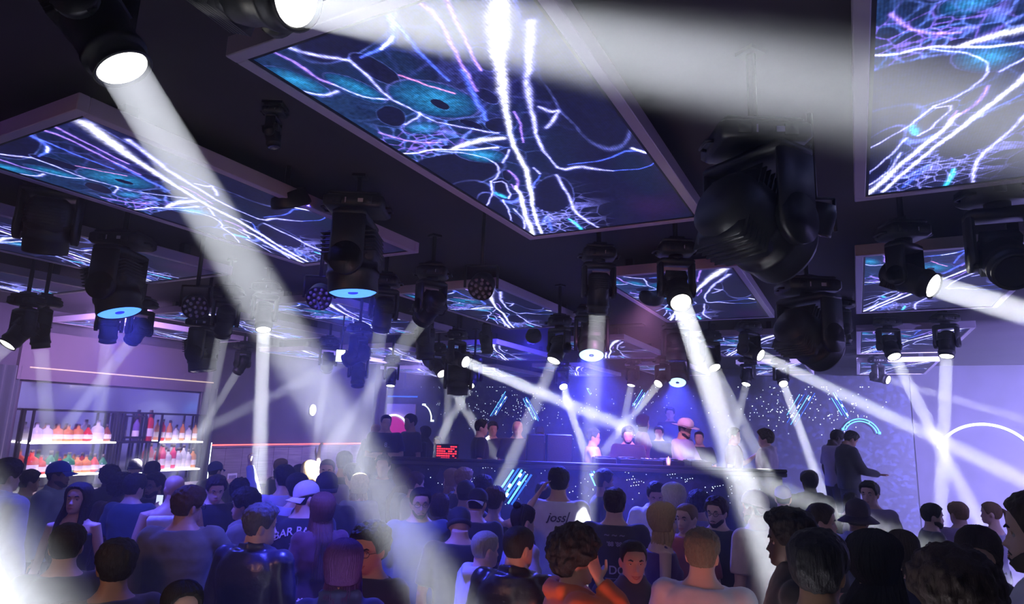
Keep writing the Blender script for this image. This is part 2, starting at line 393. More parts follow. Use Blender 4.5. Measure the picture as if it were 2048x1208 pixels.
def vnoise(x,y,seed=0):
    rng=np.random.RandomState(seed);T=rng.rand(256,256)
    xi=np.floor(x).astype(int);yi=np.floor(y).astype(int);fx=x-xi;fy=y-yi
    fx=fx*fx*(3-2*fx);fy=fy*fy*(3-2*fy)
    g=lambda a,b:T[a&255,b&255]
    return (g(xi,yi)*(1-fx)+g(xi+1,yi)*fx)*(1-fy)+(g(xi,yi+1)*(1-fx)+g(xi+1,yi+1)*fx)*fy
def fbm(x,y,seed=0,o=4):
    s=0;a=.5
    for i in range(o): s=s+a*vnoise(x*2**i,y*2**i,seed+i);a*=.5
    return s
def screen_pixels(nu,nv):
    u,v=np.meshgrid(np.linspace(0,1,nu),np.linspace(0,1,nv))
    X=u*1.27;Y=v*2.82
    wx=X+.035*(fbm(X*6,Y*6,11)-.47);wy=Y+.035*(fbm(X*6,Y*6,21)-.47)
    fine=fbm(X*22,Y*22,5)
    col=np.zeros((nv,nu,3))
    col[:]=(.010,.008,.030)
    col+=np.array([.01,.016,.035])*(fbm(X*2.5,Y*2.5,31)**2)[...,None]
    # reddish violet and teal clouds in the plain right part
    right=np.clip((u-.45)*2.2,0,1)
    col+=right[...,None]*np.array([.03,.003,.035])*(np.clip(fbm(X*3,Y*1.6,41)-.42,0,1)*3)[...,None]
    col+=right[...,None]*np.array([.003,.02,.034])*(np.clip(fbm(X*3,Y*1.6,51)-.42,0,1)*3)[...,None]
    # blue body of the veined left part
    left=np.clip(1.15-u*1.3-np.clip(v-.45,0,1)*1.1,0,1)
    col+=(left*(.3+1.2*fbm(X*7,Y*5,61)**1.5))[...,None]*np.array([.012,.06,.15])
    # fine web near the streams
    rng=np.random.RandomState(7)
    def web(n,seed,cx,cy,sx,sy,edge):
        r=np.random.RandomState(seed);P=np.c_[cx+sx*r.randn(n),cy+sy*r.randn(n)]
        d1=np.full(X.shape,9.);d2=np.full(X.shape,9.)
        for p in P:
            d=np.hypot(wx-p[0],wy-p[1]);m=d<d1;d2=np.where(m,d1,np.minimum(d2,d));d1=np.where(m,d,d1)
        e=np.exp(-((d2-d1)/edge)**2)
        g=np.exp(-(((X-cx)/(sx*1.7))**2+((Y-cy)/(sy*1.7))**2)**1.5)
        return e*g
    for k,(a,c) in enumerate((((70,1,.42,2.25,.16,.28,.008),(.5,.5,1.6)),((60,2,.30,2.6,.18,.2,.007),(.6,.6,1.7)),((50,3,.35,1.05,.22,.22,.012),(.25,.4,1.3)),((45,4,.12,1.0,.2,.12,.008),(.5,.3,1.4)),((40,5,.8,.5,.2,.4,.02),(.05,.055,.25)))):
        col+=web(*a)[...,None]*np.array(c)*(.35+fine)[...,None]*.9
    def cell(k,c,a,b):
        C=np.array(c)*(1.27,2.82);A=np.array(a)*(1.27,2.82)-C;B=np.array(b)*(1.27,2.82)-C
        M=np.linalg.inv(np.array([A,B]).T)
        px=wx-C[0];py=wy-C[1]
        q=np.hypot(M[0,0]*px+M[0,1]*py,M[1,0]*px+M[1,1]*py)
        return q
    for k,c,a,b in SCREEN_CELLS:
        q=cell(k,c,a,b);ins=np.clip((1.02-q)/.08,0,1)[...,None]
        if k=='d':
            col=col*(1-ins)+ins*np.array([.014,.015,.045])
        else:
            f=(np.clip(1-q,0,1)**1.2)[...,None]
            col=col*(1-ins*.7)+ins*(np.array([.01,.07,.19])+f*np.array([.05,.45,.75])*(.3+1.1*fbm(X*14,Y*10,71))[...,None])
        rim=np.exp(-((q-1.03)/.035)**2)*(.15+1.1*np.clip(fbm(X*5,Y*5,81)-.3,0,1))
        col+=rim[...,None]*np.array([.35,.4,1.3])*.8
    C={'w':(1.9,1.9,2.3),'l':(.95,.95,1.9),'b':(.16,.28,1.3),'p':(.75,.42,1.5),'t':(.1,1.1,1.5),'k':(1.4,.5,.9)}
    for k,P in SCREEN_STROKES:
        P=np.array(P);best=np.full(X.shape,9.);
        for i in range(len(P)-1):
            a=P[i,:2]*(1.27,2.82);b=P[i+1,:2]*(1.27,2.82);d=b-a;L=(d@d)+1e-9
            t=np.clip(((wx-a[0])*d[0]+(wy-a[1])*d[1])/L,0,1)
            w=(P[i,2]*(1-t)+P[i+1,2]*t)*.5+.003
            best=np.minimum(best,np.hypot(wx-a[0]-t*d[0],wy-a[1]-t*d[1])/w)
        strand=.45+1.1*fine
        core=np.exp(-best**2)*strand
        halo=np.exp(-best/1.6)*.24*strand
        c=np.array(C[k])
        col+=core[...,None]*c+halo[...,None]*np.array([.12,.14,1.]) *(c.max()/1.6)
    col=np.clip(col,0,3)
    return col**1.18*1.05
def smooth_strokes():
    for i, (k, P) in enumerate(SCREEN_STROKES):
        for _ in range(3):
            Q = [P[0]]
            for a, b in zip(P[:-1], P[1:]):
                Q.append(tuple(a[j] * .75 + b[j] * .25 for j in range(3))); Q.append(tuple(a[j] * .25 + b[j] * .75 for j in range(3)))
            Q.append(P[-1]); P = Q
        SCREEN_STROKES[i] = (k, P)
for _ in range(1):
    for i, (k, P) in enumerate(SCREEN_STROKES):
        Q = [P[0]]
        for a, b in zip(P[:-1], P[1:]):
            Q.append(tuple(a[j] * .75 + b[j] * .25 for j in range(3))); Q.append(tuple(a[j] * .25 + b[j] * .75 for j in range(3)))
        Q.append(P[-1]); SCREEN_STROKES[i] = (k, Q)
PW, PL = 0.945 * H, 1.95 * H          # outside of one screen frame
def display_mesh():
    nu, nv = 300, 640
    c = screen_pixels(nu, nv)
    w, l = PW - .16, PL - .16
    u, v = np.meshgrid(np.linspace(0, 1, nu), np.linspace(0, 1, nv))
    co = np.stack([(u - .5) * w, (v - .5) * l, np.zeros_like(u)], -1).reshape(-1, 3)
    idx = np.arange(nu * nv).reshape(nv, nu)
    q = np.stack([idx[:-1, :-1], idx[1:, :-1], idx[1:, 1:], idx[:-1, 1:]], -1).reshape(-1, 4)
    me = bpy.data.meshes.new('display')
    me.vertices.add(nu * nv); me.vertices.foreach_set('co', co.ravel())
    me.loops.add(q.size); me.loops.foreach_set('vertex_index', q.ravel())
    me.polygons.add(len(q)); me.polygons.foreach_set('loop_start', np.arange(0, q.size, 4)); me.polygons.foreach_set('loop_total', np.full(len(q), 4))
    me.update(calc_edges=True)
    at_ = me.color_attributes.new('picture', 'FLOAT_COLOR', 'POINT')
    at_.data.foreach_set('color', np.concatenate([c.reshape(-1, 3), np.ones((nu * nv, 1))], 1).ravel())
    m, nt, b = nmat('video_display'); a = nt.nodes.new('ShaderNodeAttribute'); a.attribute_name = 'picture'
    b.inputs['Base Color'].default_value = (.004, .004, .006, 1); b.inputs['Roughness'].default_value = .5; b.inputs['Specular IOR Level'].default_value = .2
    tc = nt.nodes.new('ShaderNodeTexCoord'); wv = nt.nodes.new('ShaderNodeTexWave'); wv.inputs['Scale'].default_value = 24
    wv.bands_direction = 'X'; nt.links.new(tc.outputs['Object'], wv.inputs['Vector'])
    nz = nt.nodes.new('ShaderNodeTexNoise'); nz.inputs['Scale'].default_value = 38; nz.inputs['Detail'].default_value = 3; nt.links.new(tc.outputs['Object'], nz.inputs['Vector'])
    mr = nt.nodes.new('ShaderNodeMapRange'); mr.inputs['To Min'].default_value = .72; mr.inputs['To Max'].default_value = 1.12
    nt.links.new(wv.outputs['Fac'], mr.inputs['Value'])
    mr2 = nt.nodes.new('ShaderNodeMapRange'); mr2.inputs['From Min'].default_value = .3; mr2.inputs['From Max'].default_value = .7; mr2.inputs['To Min'].default_value = .55; mr2.inputs['To Max'].default_value = 1.45
    nt.links.new(nz.outputs['Fac'], mr2.inputs['Value'])
    mu = nt.nodes.new('ShaderNodeMath'); mu.operation = 'MULTIPLY'; nt.links.new(mr.outputs[0], mu.inputs[0]); nt.links.new(mr2.outputs[0], mu.inputs[1])
    nt.links.new(a.outputs['Color'], b.inputs['Emission Color']); nt.links.new(mu.outputs[0], b.inputs['Emission Strength'])
    m.cycles.emission_sampling = 'NONE'
    me.materials.append(m)
    return me
ME_DISPLAY = display_mesh()
M_FRAME = mat('lilac_metal_frame', (.80, .70, .80), .42, .1, var=.06, scale=3)
def frame_mesh():
    b = MB(); w, l = PW / 2, PL / 2; t = .062
    for lo, hi in (((-w, -l, 0), (w, -l + t, .1)), ((-w, l - t, 0), (w, l, .1)), ((-w, -l + t, 0), (-w + t, l - t, .1)), ((w - t, -l + t, 0), (w, l - t, .1))):
        b.box(lo, hi, 0, bev=.004)
    b.box((-w + .02, -l + .02, .085), (w - .02, l - .02, .1), 0)
    return b.mesh('frame', M_FRAME, smooth=False)
ME_FRAME = frame_mesh()
bz = MB(); w_, l_ = PW / 2 - .062, PL / 2 - .062
for lo, hi in (((-w_, -l_, .008), (w_, -l_ + .018, .05)), ((-w_, l_ - .018, .008), (w_, l_, .05)), ((-w_, -l_, .008), (-w_ + .018, l_, .05)), ((w_ - .018, -l_, .008), (w_, l_, .05))): bz.box(lo, hi)
ME_BEZEL = bz.mesh('bezel', M_BLACK, smooth=False)
mt = MB()
mt.box((-.04, -.04, .1), (.04, .04, ZC - ZS))
ME_MOUNT = mt.mesh('mounting_block', M_BLACKMETAL, smooth=False)
COLS = [(-8.16, 'far left'), (-6.51, 'second from the left'), (-4.86, 'third from the left'), (-3.21, 'fourth from the left'), (-1.52, 'second from the right'), (.05, 'right-hand')]
ROWS = [(1.07, 'nearest row'), (3.97, 'second row'), (6.93, 'third row'), (9.85, 'farthest row')]
for b0, cn in COLS:
    for a0, rn in ROWS:
        if (b0, a0) == (-8.16, 9.85): pass
        s = empty('video_screen', ((b0 + .4725) * H, (a0 + .965) * H, ZS), 0, 'ceiling video screen showing white and blue veins, %s, %s column' % (rn, cn), 'screen', 'video screens hung flat under the ceiling')
        link('frame', ME_FRAME, s); link('bezel', ME_BEZEL, s)
        d = link('display', ME_DISPLAY, s); d.location = (0, 0, .012)
        for x in (-.45, .45):
            for y in (-1.1, 1.1): link('mounting_block', ME_MOUNT, s).location = (x, y, 0)
# ---------------------------------------------------------------- moving heads, shared meshes
def capsule_prof(kind):
    if kind == 'beam':
        return [(.0, -.17), (.07, -.165), (.095, -.14), (.105, -.06), (.105, .02), (.098, .05), (.098, .12), (.104, .125), (.104, .15), (.092, .155), (.092, .195), (.096, .2), (.088, .205), (.082, .19), (.0, .188)]
    return [(.0, -.30), (.12, -.295), (.165, -.26), (.185, -.18), (.185, -.08), (.192, -.075), (.192, -.05), (.182, -.045), (.18, .05), (.19, .055), (.19, .09), (.18, .095), (.18, .2), (.176, .215), (.168, .2), (.0, .198)]
def head_mesh(kind):
    b = MB(); b.lathe(capsule_prof(kind), 32)
    r = .105 if kind == 'beam' else .19
    # rear cooling block, fins and the two pivot bosses
    b.box((-r * .72, -r * .98, -.13 if kind == 'beam' else -.24), (r * .72, r * .98, .0), bev=.02)
    for k in range(6):
        z = (-.12 + k * .018) if kind == 'beam' else (-.22 + k * .03)
        b.box((-r * .8, -r * 1.04, z), (r * .8, r * 1.04, z + .007))
    b.lathe([(.05, -r * 1.18), (.05, r * 1.18)], 16, M=Matrix.Rotation(PI / 2, 4, 'Y'))
    return b.mesh('head', M_BLACK)
def lens_mesh(kind, mats):
    b = MB()
    if kind == 'beam': b.lathe([(.0, .196), (.05, .199), (.081, .193)], 24, cap=False)
    else:
        b.lathe([(.036, .205), (.1, .222), (.145, .215), (.168, .202)], 32, 0, cap=False)
        b.lathe([(.0, .214), (.034, .212), (.038, .203)], 16, 1, cap=False)
    return b.mesh('lens', mats)
def yoke_mesh(kind):
    b = MB(); w = .15 if kind == 'beam' else .245; L = .23 if kind == 'beam' else .34; t = .035 if kind == 'beam' else .05; d = .07 if kind == 'beam' else .12
    for s in (-1, 1):
        x0, x1 = sorted((s * (w - t), s * w))
        b.box((x0, -d, -.05), (x1, d, L), bev=.02)
        b.lathe([(d, min(x0, x1)), (d, max(x0, x1))], 20, M=Matrix.Rotation(PI / 2, 4, 'Y'))
    b.box((-w, -d, L - .03), (w, d, L + .03), bev=.02)
    b.lathe([(.06, L), (.06, L + .07)], 16)
    return b.mesh('yoke', M_BLACK)
def base_mesh(kind):
    b = MB(); L = (.23 if kind == 'beam' else .34) + .06; w, d = (.15, .12) if kind == 'beam' else (.22, .17)
    b.box((-w, -d, L), (w, d, L + .1), bev=.02)
    b.box((-w * .86, -d * .86, L + .1), (w * .86, d * .86, L + .125), bev=.01)
    for s in (-1, 1):       # carrying handles
        b.tube([(s * w, -.06, L + .03), (s * (w + .035), -.05, L + .03), (s * (w + .035), .05, L + .03), (s * w, .06, L + .03)], .009, 6)
        b.box((s * w * .5 - .03, -d - .012, L + .02), (s * w * .5 + .03, -d, L + .07))
    return b.mesh('base', M_BLACK)
FX = {}
for k_ in ('beam', 'wash'):
    FX[k_] = dict(head=head_mesh(k_), yoke=yoke_mesh(k_), base=base_mesh(k_), L=(.23 if k_ == 'beam' else .34) + .185)
LENS = {('beam', 'on'): lens_mesh('beam', [M_LENS_W, M_LENS_W]), ('beam', 'off'): lens_mesh('beam', [M_GLASSDARK, M_GLASSDARK]),
        ('wash', 'blue'): lens_mesh('wash', [M_LENS_B, M_LENS_RING]), ('wash', 'pale'): lens_mesh('wash', [M_LENS_PALE, M_BLACK]), ('wash', 'off'): lens_mesh('wash', [M_GLASSDARK, M_BLACK]),
        ('wash', 'on'): lens_mesh('wash', [M_LENS_W, M_LENS_W])}
_st = MB().box((-.02, -.002, -.014), (.02, .002, .014)); ME_STICKER = _st.mesh('label_plate', M_STICKER, smooth=False)
_sb = MB().box((-.004, -.002, -.02), (.004, .002, .02)); ME_SLIT = _sb.mesh('status_light', M_STICKER, smooth=False)
BEAM_COL = (0.90, 0.94, 1.0)
def moving_head(lens, direc, kind='beam', state='on', power=6.0, spread=3.0, col=BEAM_COL, label='', k=1.0, group=None):
    direc = Vector(direc).normalized()
    f = FX[kind]; tip = (.2 if kind == 'beam' else .215) * k
    piv = Vector(lens) - direc * tip
    hz = Vector((direc.x, direc.y, 0))
    if hz.length < .05: hz = Vector((-FWD0.x, -FWD0.y, 0))
    rz = math.atan2(hz.y, hz.x) - PI / 2
    top = piv.z + f['L'] * k
    r = empty('moving_head_light', (piv.x, piv.y, top), rz, label, 'stage light', group)
    o = link('base', f['base'], r); o.location = (0, 0, -f['L'] * k); o.scale = (k, k, k)
    # the base keeps square to the room: its plate faces the camera side
    o.rotation_euler = (0, 0, YAW - rz)
    for me, dx in ((ME_STICKER, .06), (ME_SLIT, -.05)):
        s = link(me.name, me, o); w = .12 if kind == 'beam' else .17
        s.location = (dx, -w - .004, (f['L'] - .08))
    y = link('yoke', f['yoke'], r); y.location = (0, 0, -f['L'] * k); y.scale = (k, k, k)
    h = link('head', f['head'], r); h.location = (0, 0, -f['L'] * k); h.scale = (k, k, k)
    ld = Matrix.Rotation(-rz, 3, 'Z') @ direc           # in the frame of the root
    h.rotation_euler = (math.atan2(-ld.y, ld.z), 0, 0)
    le = link('lens', LENS[(kind, state)], h)
    if state == 'on' or power > 0 and state != 'off':
        q = Vector(lens) + direc * (.02 if kind == 'beam' else .03)
        lamp('beam', q, direc, 'AREA', power, col, size=(.155 if kind == 'beam' else .33) * k, spread=spread, parent=r)
    if top < ZC - .01:
        m = MB()
        m.box((-.06, -.06, 0), (.06, .06, .03)); m.tube([(0, 0, 0), (0, 0, ZC - top)], .022, 8)
        m.box((-.05, -.05, ZC - top - .02), (.05, .05, ZC - top)); m.build('ceiling_mount', M_BLACKMETAL, r, smooth=False)
    return r
def from_px(px, py, D, qx, qy, E, **kw):
    "lens seen at px,py (D m ahead), beam passing the point seen at qx,qy (E m ahead)"
    # slide the lamp along its line of sight until its base hangs in a gap between the screens
    kind = kw.get('kind', 'beam'); k = kw.get('k', 1.0); tip = (.2 if kind == 'beam' else .215) * k
    best = None
    for st in [j * .005 * sg for j in range(0, 45) for sg in (1, -1)]:
        f_ = 1 + st
        a = at(px, py, D * f_); b = at(qx, qy, E * f_); d = (b - a).normalized(); piv = a - d * tip
        if piv.z + FX[kind]['L'] * k > ZC - .015: continue
        r_ = (.21 if kind == 'beam' else .29) * k
        hit = any(b0 * H - r_ < piv.x < b0 * H + PW + r_ and a0 * H - r_ < piv.y < a0 * H + PL + r_ for b0, _ in COLS for a0, _ in ROWS)
        near = any((piv.x - q[0]) ** 2 + (piv.y - q[1]) ** 2 < (r_ + q[2]) ** 2 for q in PLACED)
        if not hit and not near: best = (a, b, piv, r_); break
        if best is None and not near and piv.z + FX[kind]['L'] * k < ZS - .02: best = (a, b, piv, r_)
    if best is None: a = at(px, py, D); b = at(qx, qy, E); best = (a, b, a, .2); print('NOFIT', kw.get('label'))
    a, b, piv, r_ = best; PLACED.append((piv.x, piv.y, r_))
    return moving_head(a, b - a, **kw)

PLACED = []
G1 = 'moving head lights hanging from the ceiling'
W = 'white-beamed moving head light '
# px, py, D, target px, py, E, power, spread, label
BEAMS = [
 (247, 139, 1.98, 880, 1190, 2.15, 29, 3.0, 'nearest moving head at upper left, big white lens, beam crossing down to the crowd'),
 (596, -6, 1.62, 1500, 150, 1.18, 30, 5, 'moving head at the very top edge beaming over the central screen to the right'),
 (1195, 626, 5.7, 1178, 960, 6.0, 22, 2.6, 'moving head below the central screen with a narrow beam straight down'),
 (1362, 606, 5.1, 1560, 1180, 3.4, 31, 3.0, 'moving head right of centre with the brightest beam slanting down to the right'),
 (1868, 572, 4.35, 2060, 628, 3.9, 50, 5, 'moving head in front of the small right-hand screen beaming white to the right edge'),
 (932, 724, 8.6, 1420, 925, 6.6, 37, 2.4, 'moving head with an oval white lens and a long beam slanting right over the booth'),
 (1107, 722, 8.8, 1010, 950, 8.2, 17, 2.4, 'moving head with glossy body left of the pale blue ring light, beam slanting down left'),
 (1522, 711, 9.0, 1840, 862, 7.5, 36, 2.4, 'moving head whose long beam slants right towards the white neon arch'),
 (1789, 714, 9.2, 1900, 930, 8.2, 26, 2.6, 'moving head left of the vertical beam at right, beam slanting down right'),
 (1893, 713, 9.2, 1882, 1000, 8.8, 34, 2.6, 'rightmost moving head with its beam straight down'),
 (1567, 768, 12.4, 1640, 970, 10.6, 24, 2.4, 'far moving head with an oval lens over the right of the stage'),
 (1777, 760, 13.0, 1880, 790, 12.2, 12, 2.4, 'far moving head with a short beam at right'),
 (1492, 769, 12.6, 1470, 860, 12.3, 15, 2.4, 'far moving head with a beam slightly left over the hooded man'),
 (1430, 736, 9.6, 1555, 985, 8.3, 15, 2.6, 'moving head half hidden behind the brightest beam'),
 (1127, 774, 13.2, 1168, 900, 12.0, 26, 2.4, 'far moving head with a beam over the man in the white-backed jacket'),
 (1262, 771, 13.2, 1246, 850, 13.0, 20, 2.4, 'far moving head with a beam just left of the pale blue ring lights'),
 (1316, 768, 13.0, 1205, 905, 11.8, 17, 2.4, 'far moving head with a beam slanting left behind the DJ'),
 (940, 770, 13.0, 872, 890, 12.0, 14, 2.4, 'far moving head with a beam slanting left over the red display'),
 (884, 748, 11.5, 1005, 935, 10.2, 14, 2.2, 'far moving head with a beam slanting right, crossing its neighbour'),
 (899, 762, 12.0, 893, 850, 11.8, 12, 2.2, 'far moving head with a faint beam straight down left of the mosaic'),
 (842, 641, 6.2, 735, 790, 7.0, 18, 3.0, 'moving head with a gold-edged lens aiming down left'),
 (690, 722, 9.2, 400, 862, 9.8, 13, 2.4, 'moving head with a long faint beam towards the bar shelves'),
 (761, 662, 6.8, 702, 1060, 7.6, 18, 3.0, 'moving head left of the gold-edged one with a wide faint beam down'),
 (527, 660, 7.6, 517, 1000, 7.0, 42, 2.6, 'moving head at left with an oval white lens and a thick vertical beam'),
 (444, 672, 7.4, 408, 860, 8.0, 18, 2.4, 'moving head beside the round LED can light, beam down to the bar'),
 (474, 745, 11.2, 396, 872, 11.6, 19, 2.4, 'far moving head over the wood panelling beaming to the bar'),
 (215, 684, 7.8, 205, 780, 8.0, 14, 2.6, 'left one of the pair of moving heads below the blue wash light'),
 (262, 682, 7.9, 180, 790, 8.3, 16, 2.6, 'right one of the pair below the blue wash light, beam crossing left'),
 (82, 696, 8.2, 90, 790, 8.3, 13, 2.6, 'moving head near the left edge with a faint beam straight down'),
 (14, 690, 7.8, -40, 740, 7.6, 15, 2.8, 'moving head at the left edge beaming out of the picture'),
 (653, 740, 10.4, 636, 850, 11.4, 13, 2.2, 'moving head left of the small lit display, beam straight down'),
 (781, 772, 13.0, 774, 850, 12.8, 15, 2.2, 'far moving head above the magenta disc with a short pale beam'),
]
for i, (px, py, D, qx, qy, E, pw, sp, lb) in enumerate(BEAMS):
    from_px(px, py, D, qx, qy, E, kind='beam', state='on', power=pw, spread=sp, label=lb, group=G1)
# large wash heads, mostly pointing down
WASH = [
 (240, 627, 5.6, 262, 760, 5.6, 'blue', 45, 'large cylindrical wash light at left with a glowing blue lens'),
 (706, 588, 5.0, 706, 800, 5.0, 'blue', 55, 'large wash light left of centre with a wide blue lens, nearest of the blue ones'),
 (1183, 712, 9.0, 1180, 900, 8.4, 'pale', 70, 'wash light with a pale blue ring lens under the narrow straight beam'),
 (1355, 766, 13.4, 1355, 900, 12.6, 'pale', 60, 'small far wash light with a pale blue ring lens over the white-hatted person'),
]
for px, py, D, qx, qy, E, st, pw, lb in WASH:
    from_px(px, py, D, qx, qy, E, kind='wash', state=st, power=pw * (1.0 if st == 'blue' else 4), spread=95, col=(.06, .07, 1.0), label=lb, group='large wash lights')
# unlit heads
DARK = [
 ('wash', 1572, 505, 2.9, 1760, 650, 3.25, .95, 'huge dark unlit moving head beside the central screen at upper right'),
 ('wash', 1652, 708, 5.4, 1760, 800, 5.7, 1.0, 'dark unlit wash head hanging left of the small right-hand screen'),
 ('beam', 2030, 545, 3.7, 2075, 600, 3.4, 1.25, 'unlit silver-edged moving head cut by the right edge'),
 ('wash', 405, 742, 8.0, 408, 830, 8.0, .9, 'dark unlit moving head between the bar and the thick vertical beam'),
 ('wash', 90, 505, 4.3, 80, 600, 4.4, .8, 'dark unlit moving head hanging at the left edge below the left screen'),
 ('beam', 850, 718, 8.6, 850, 800, 8.6, 1.3, 'dark unlit head left of the red-tinted one'),
 ('wash', 916, 790, 9.8, 916, 860, 9.8, .9, 'dark head with a red-tinted lens above the mosaic wall'),
 ('beam', 975, 706, 8.8, 985, 800, 8.8, 1.0, 'unlit moving head between two far screens'),
 ('beam', 1688, 690, 7.6, 1700, 780, 7.6, 1.0, 'dark unlit moving head right of the big angled one'),
 ('wash', 1352, 722, 9.0, 1352, 800, 9.0, .8, 'dark unlit head behind the brightest beam'),
 ('beam', 1500, 728, 8.2, 1500, 800, 8.2, 1.0, 'dark unlit head beside the head with the long right-hand beam'),
 ('beam', 548, 296, 3.6, 560, 400, 3.6, .42, 'tiny dark device on the bare ceiling between the two big screens'),
 ('beam', 715, 772, 10.6, 712, 850, 10.4, 1.2, 'dark head right of the small lit display'),
]
for kd, px, py, D, qx, qy, E, k_, lb in DARK:
    from_px(px, py, D, qx, qy, E, kind=kd, state='off', power=0, label=lb, k=k_, group=None)

# LED can lights on brackets
def par_can(px, py, D, qx, qy, E, label, r=.11):
    c = at(px, py, D); d = (at(qx, qy, E) - c).normalized()
    root = empty('led_can_light', (c.x, c.y, ZC), 0, label, 'stage light')
    inv = Matrix.Translation(-root.location)
    q = d.to_track_quat('Z', 'Y').to_matrix().to_4x4(); M = inv @ Matrix.Translation(c) @ q
    MB().lathe([(.0, -.16), (r * .7, -.155), (r * .95, -.1), (r, -.05), (r, .0), (r * 1.03, .005), (r * 1.03, .02), (r * .95, .02), (r * .94, .005), (0, .004)], 28, M=M).build('can', M_BLACK, root)
    lb = MB()
    for ring, n in ((.0, 1), (.45, 5), (.8, 10)):
        for k in range(n):
            a = 2 * PI * k / n; lb.ball(M @ Vector((r * ring * math.cos(a), r * ring * math.sin(a), .008)), .017, seg=8)
    lb.build('lens_cluster', mat('lens_cluster', (.3, .28, .34), .15, .2), root)
    cl = inv @ c; s = RIGHT0
    path = [cl + s * (r + .03), cl + s * (r + .03) + Vector((0, 0, .19)), cl - s * (r + .03) + Vector((0, 0, .19)), cl - s * (r + .03)]
    b = MB()
    for p, qv in zip(path[:-1], path[1:]): b.tube([p, qv], .011, 6)
    b.tube([cl + Vector((0, 0, .19)), (0, 0, 0)], .018, 8)
    b.build('bracket', M_BLACKMETAL, root)
    return root
par_can(390, 614, 5.6, 400, 680, 4.9, 'round LED can light on a bracket at left, its cluster of lenses facing the camera', .105)
par_can(638, 596, 5.4, 610, 650, 4.9, 'LED can light tilted left beside the large blue wash light', .105)
par_can(962, 576, 5.2, 930, 640, 4.8, 'LED can light hanging in front of the fifth-column second-row screen', .105)
par_can(1632, 462, 3.4, 1600, 560, 3.5, 'round can light behind the huge dark moving head', .08)

# small lit display hanging near the middle of the ceiling, wall lamp, smoke detector
def hung_box(px, py, D, w, h, name, label, cat, face):
    c = at(px, py, D); r = empty(name, (c.x, c.y, ZC), YAW, label, cat); z = c.z - ZC
    MB().box((-w, -.03, z - h), (w, .03, z + h), bev=.008).build('housing', M_BLACK, r, smooth=False)
    MB().box((-w * .86, -.034, z - h * .86), (w * .86, -.03, z + h * .86)).build('screen', face, r, smooth=False)
    MB().tube([(0, 0, z + h), (0, 0, 0)], .012, 8).build('hanging_rod', M_BLACKMETAL, r)
hung_box(682, 712, 9.6, .075, .1, 'hanging_display', 'small glowing white upright display hung left of the blue zone', 'display', glow('white_green_display', (.85, 1, .92), 5))
c = at_b(622, 820, WL); r = empty('wall_lamp', (WL, c.y, c.z), 0, 'small bright white lamp on the left wall over the red line', 'lamp')
MB().box((0, -.09, -.12), (.03, .09, .12), bev=.01).build('back_plate', M_BLACKMETAL, r, smooth=False)
MB().ball((.07, 0, 0), (.05, .11, .15)).build('shade', glow('white_lamp_shade', (1, .98, .95), 6), r)
for px, py, lb in ((1062, 662, 'pale smoke detector on the ceiling near the middle'),):
    c = at_z(px, py + 22, ZC)
    r = empty('smoke_detector', (c.x, c.y, ZC), 0, lb, 'smoke detector')
    MB().lathe([(.09, 0), (.09, -.02), (.07, -.045), (.03, -.05)], 20).build('housing', M_STICKER, r)
    MB().lathe([(.03, -.05), (.028, -.062), (0, -.062)], 12).build('sensor', M_BLACK, r)
c = at_z(1255, 650, ZC)
r = empty('ceiling_vent', (c.x, c.y, ZC), 0, 'dark slotted ceiling vent near the middle', 'vent')
v = MB()
for k in range(5): v.box((-.3, -.12 + k * .05, -.02), (.3, -.1 + k * .05, 0))
v.build('slats', M_BLACK, r, smooth=False)

# ---------------------------------------------------------------- ambient light: flood lamps added for fill, their housings made up
def flood(loc, direc, power, spread, col, label, size=.35):
    r = empty('added_flood', loc, 0, label, 'added flood light')
    d = Vector(direc).normalized(); q = d.to_track_quat('Z', 'Y').to_matrix().to_4x4()
    MB().lathe([(0, -.12), (.12, -.11), (size / 2 + .02, -.02), (size / 2 + .02, .0), (size / 2, .0), (size / 2 - .01, -.01), (0, -.012)], 24, M=q).build('housing', M_BLACK, r)
    MB().lathe([(0, -.006), (size / 2 - .01, -.006)], 24, M=q, cap=False).build('lens', glow('added_flood_lens', col, 2.0), r)
    a = -d; zt = ZC - loc[2] if loc[2] > 1.5 else .02 - loc[2]
    MB().tube([a * .08, a * .14 + Vector((0, 0, .05 if zt > 0 else -.05)), (a.x * .14, a.y * .14, zt)], .02, 8).build('bracket' if zt > 0 else 'stand', M_BLACKMETAL, r)
    lamp('flood', Vector(loc) + d * .02, d, 'AREA', power, col, size=size, spread=spread, parent=r)
VIO = (.42, .26, 1.0); BLU = (.12, .12, 1.0); PNK = (1.0, .3, .55); ORG = (1.0, .28, .12)
flood((4.6, 9.5, 3.4), (-.15, .75, -.35), 4200, 105, (.40, .36, 1.0), 'unseen violet flood light at the right wall towards the back')
flood((5.0, 5.5, 3.5), (-.1, .9, -.35), 200, 95, (.32, .28, 1.0), 'added violet fill light at the right wall in front of the first')
flood((-9.6, 5.4, 3.75), (-.85, .45, -.3), 170, 105, (.55, .33, 1.0), 'added lilac fill light facing the bar')
flood((-9.0, 12.6, 3.75), (-.8, .2, -.4), 230, 110, (.36, .30, 1.0), 'added lilac fill light facing the wood panelling')
flood((-15.4, 17.4, 3.7), (.1, .5, -.7), 60, 130, (.08, .1, 1.0), 'added blue fill light in the alcove beside the mosaic wall')
flood((1.5, -2.6, 2.6), (-.3, .7, .75), 9, 75, (.5, .22, 1.0), 'added violet fill light behind the camera, right')  # added behind the camera to brighten ceiling and screen frames
flood((-5.5, -2.4, 2.6), (.1, .7, .75), 9, 75, (.5, .22, 1.0), 'added violet fill light behind the camera, left')
_p = room(.35, 2.3, .75)
flood(tuple(_p), FWD0 * .8 + UP0 * .45, 4, 110, (1.0, .13, .05), 'unseen red flood light low in the crowd near the camera', .25)
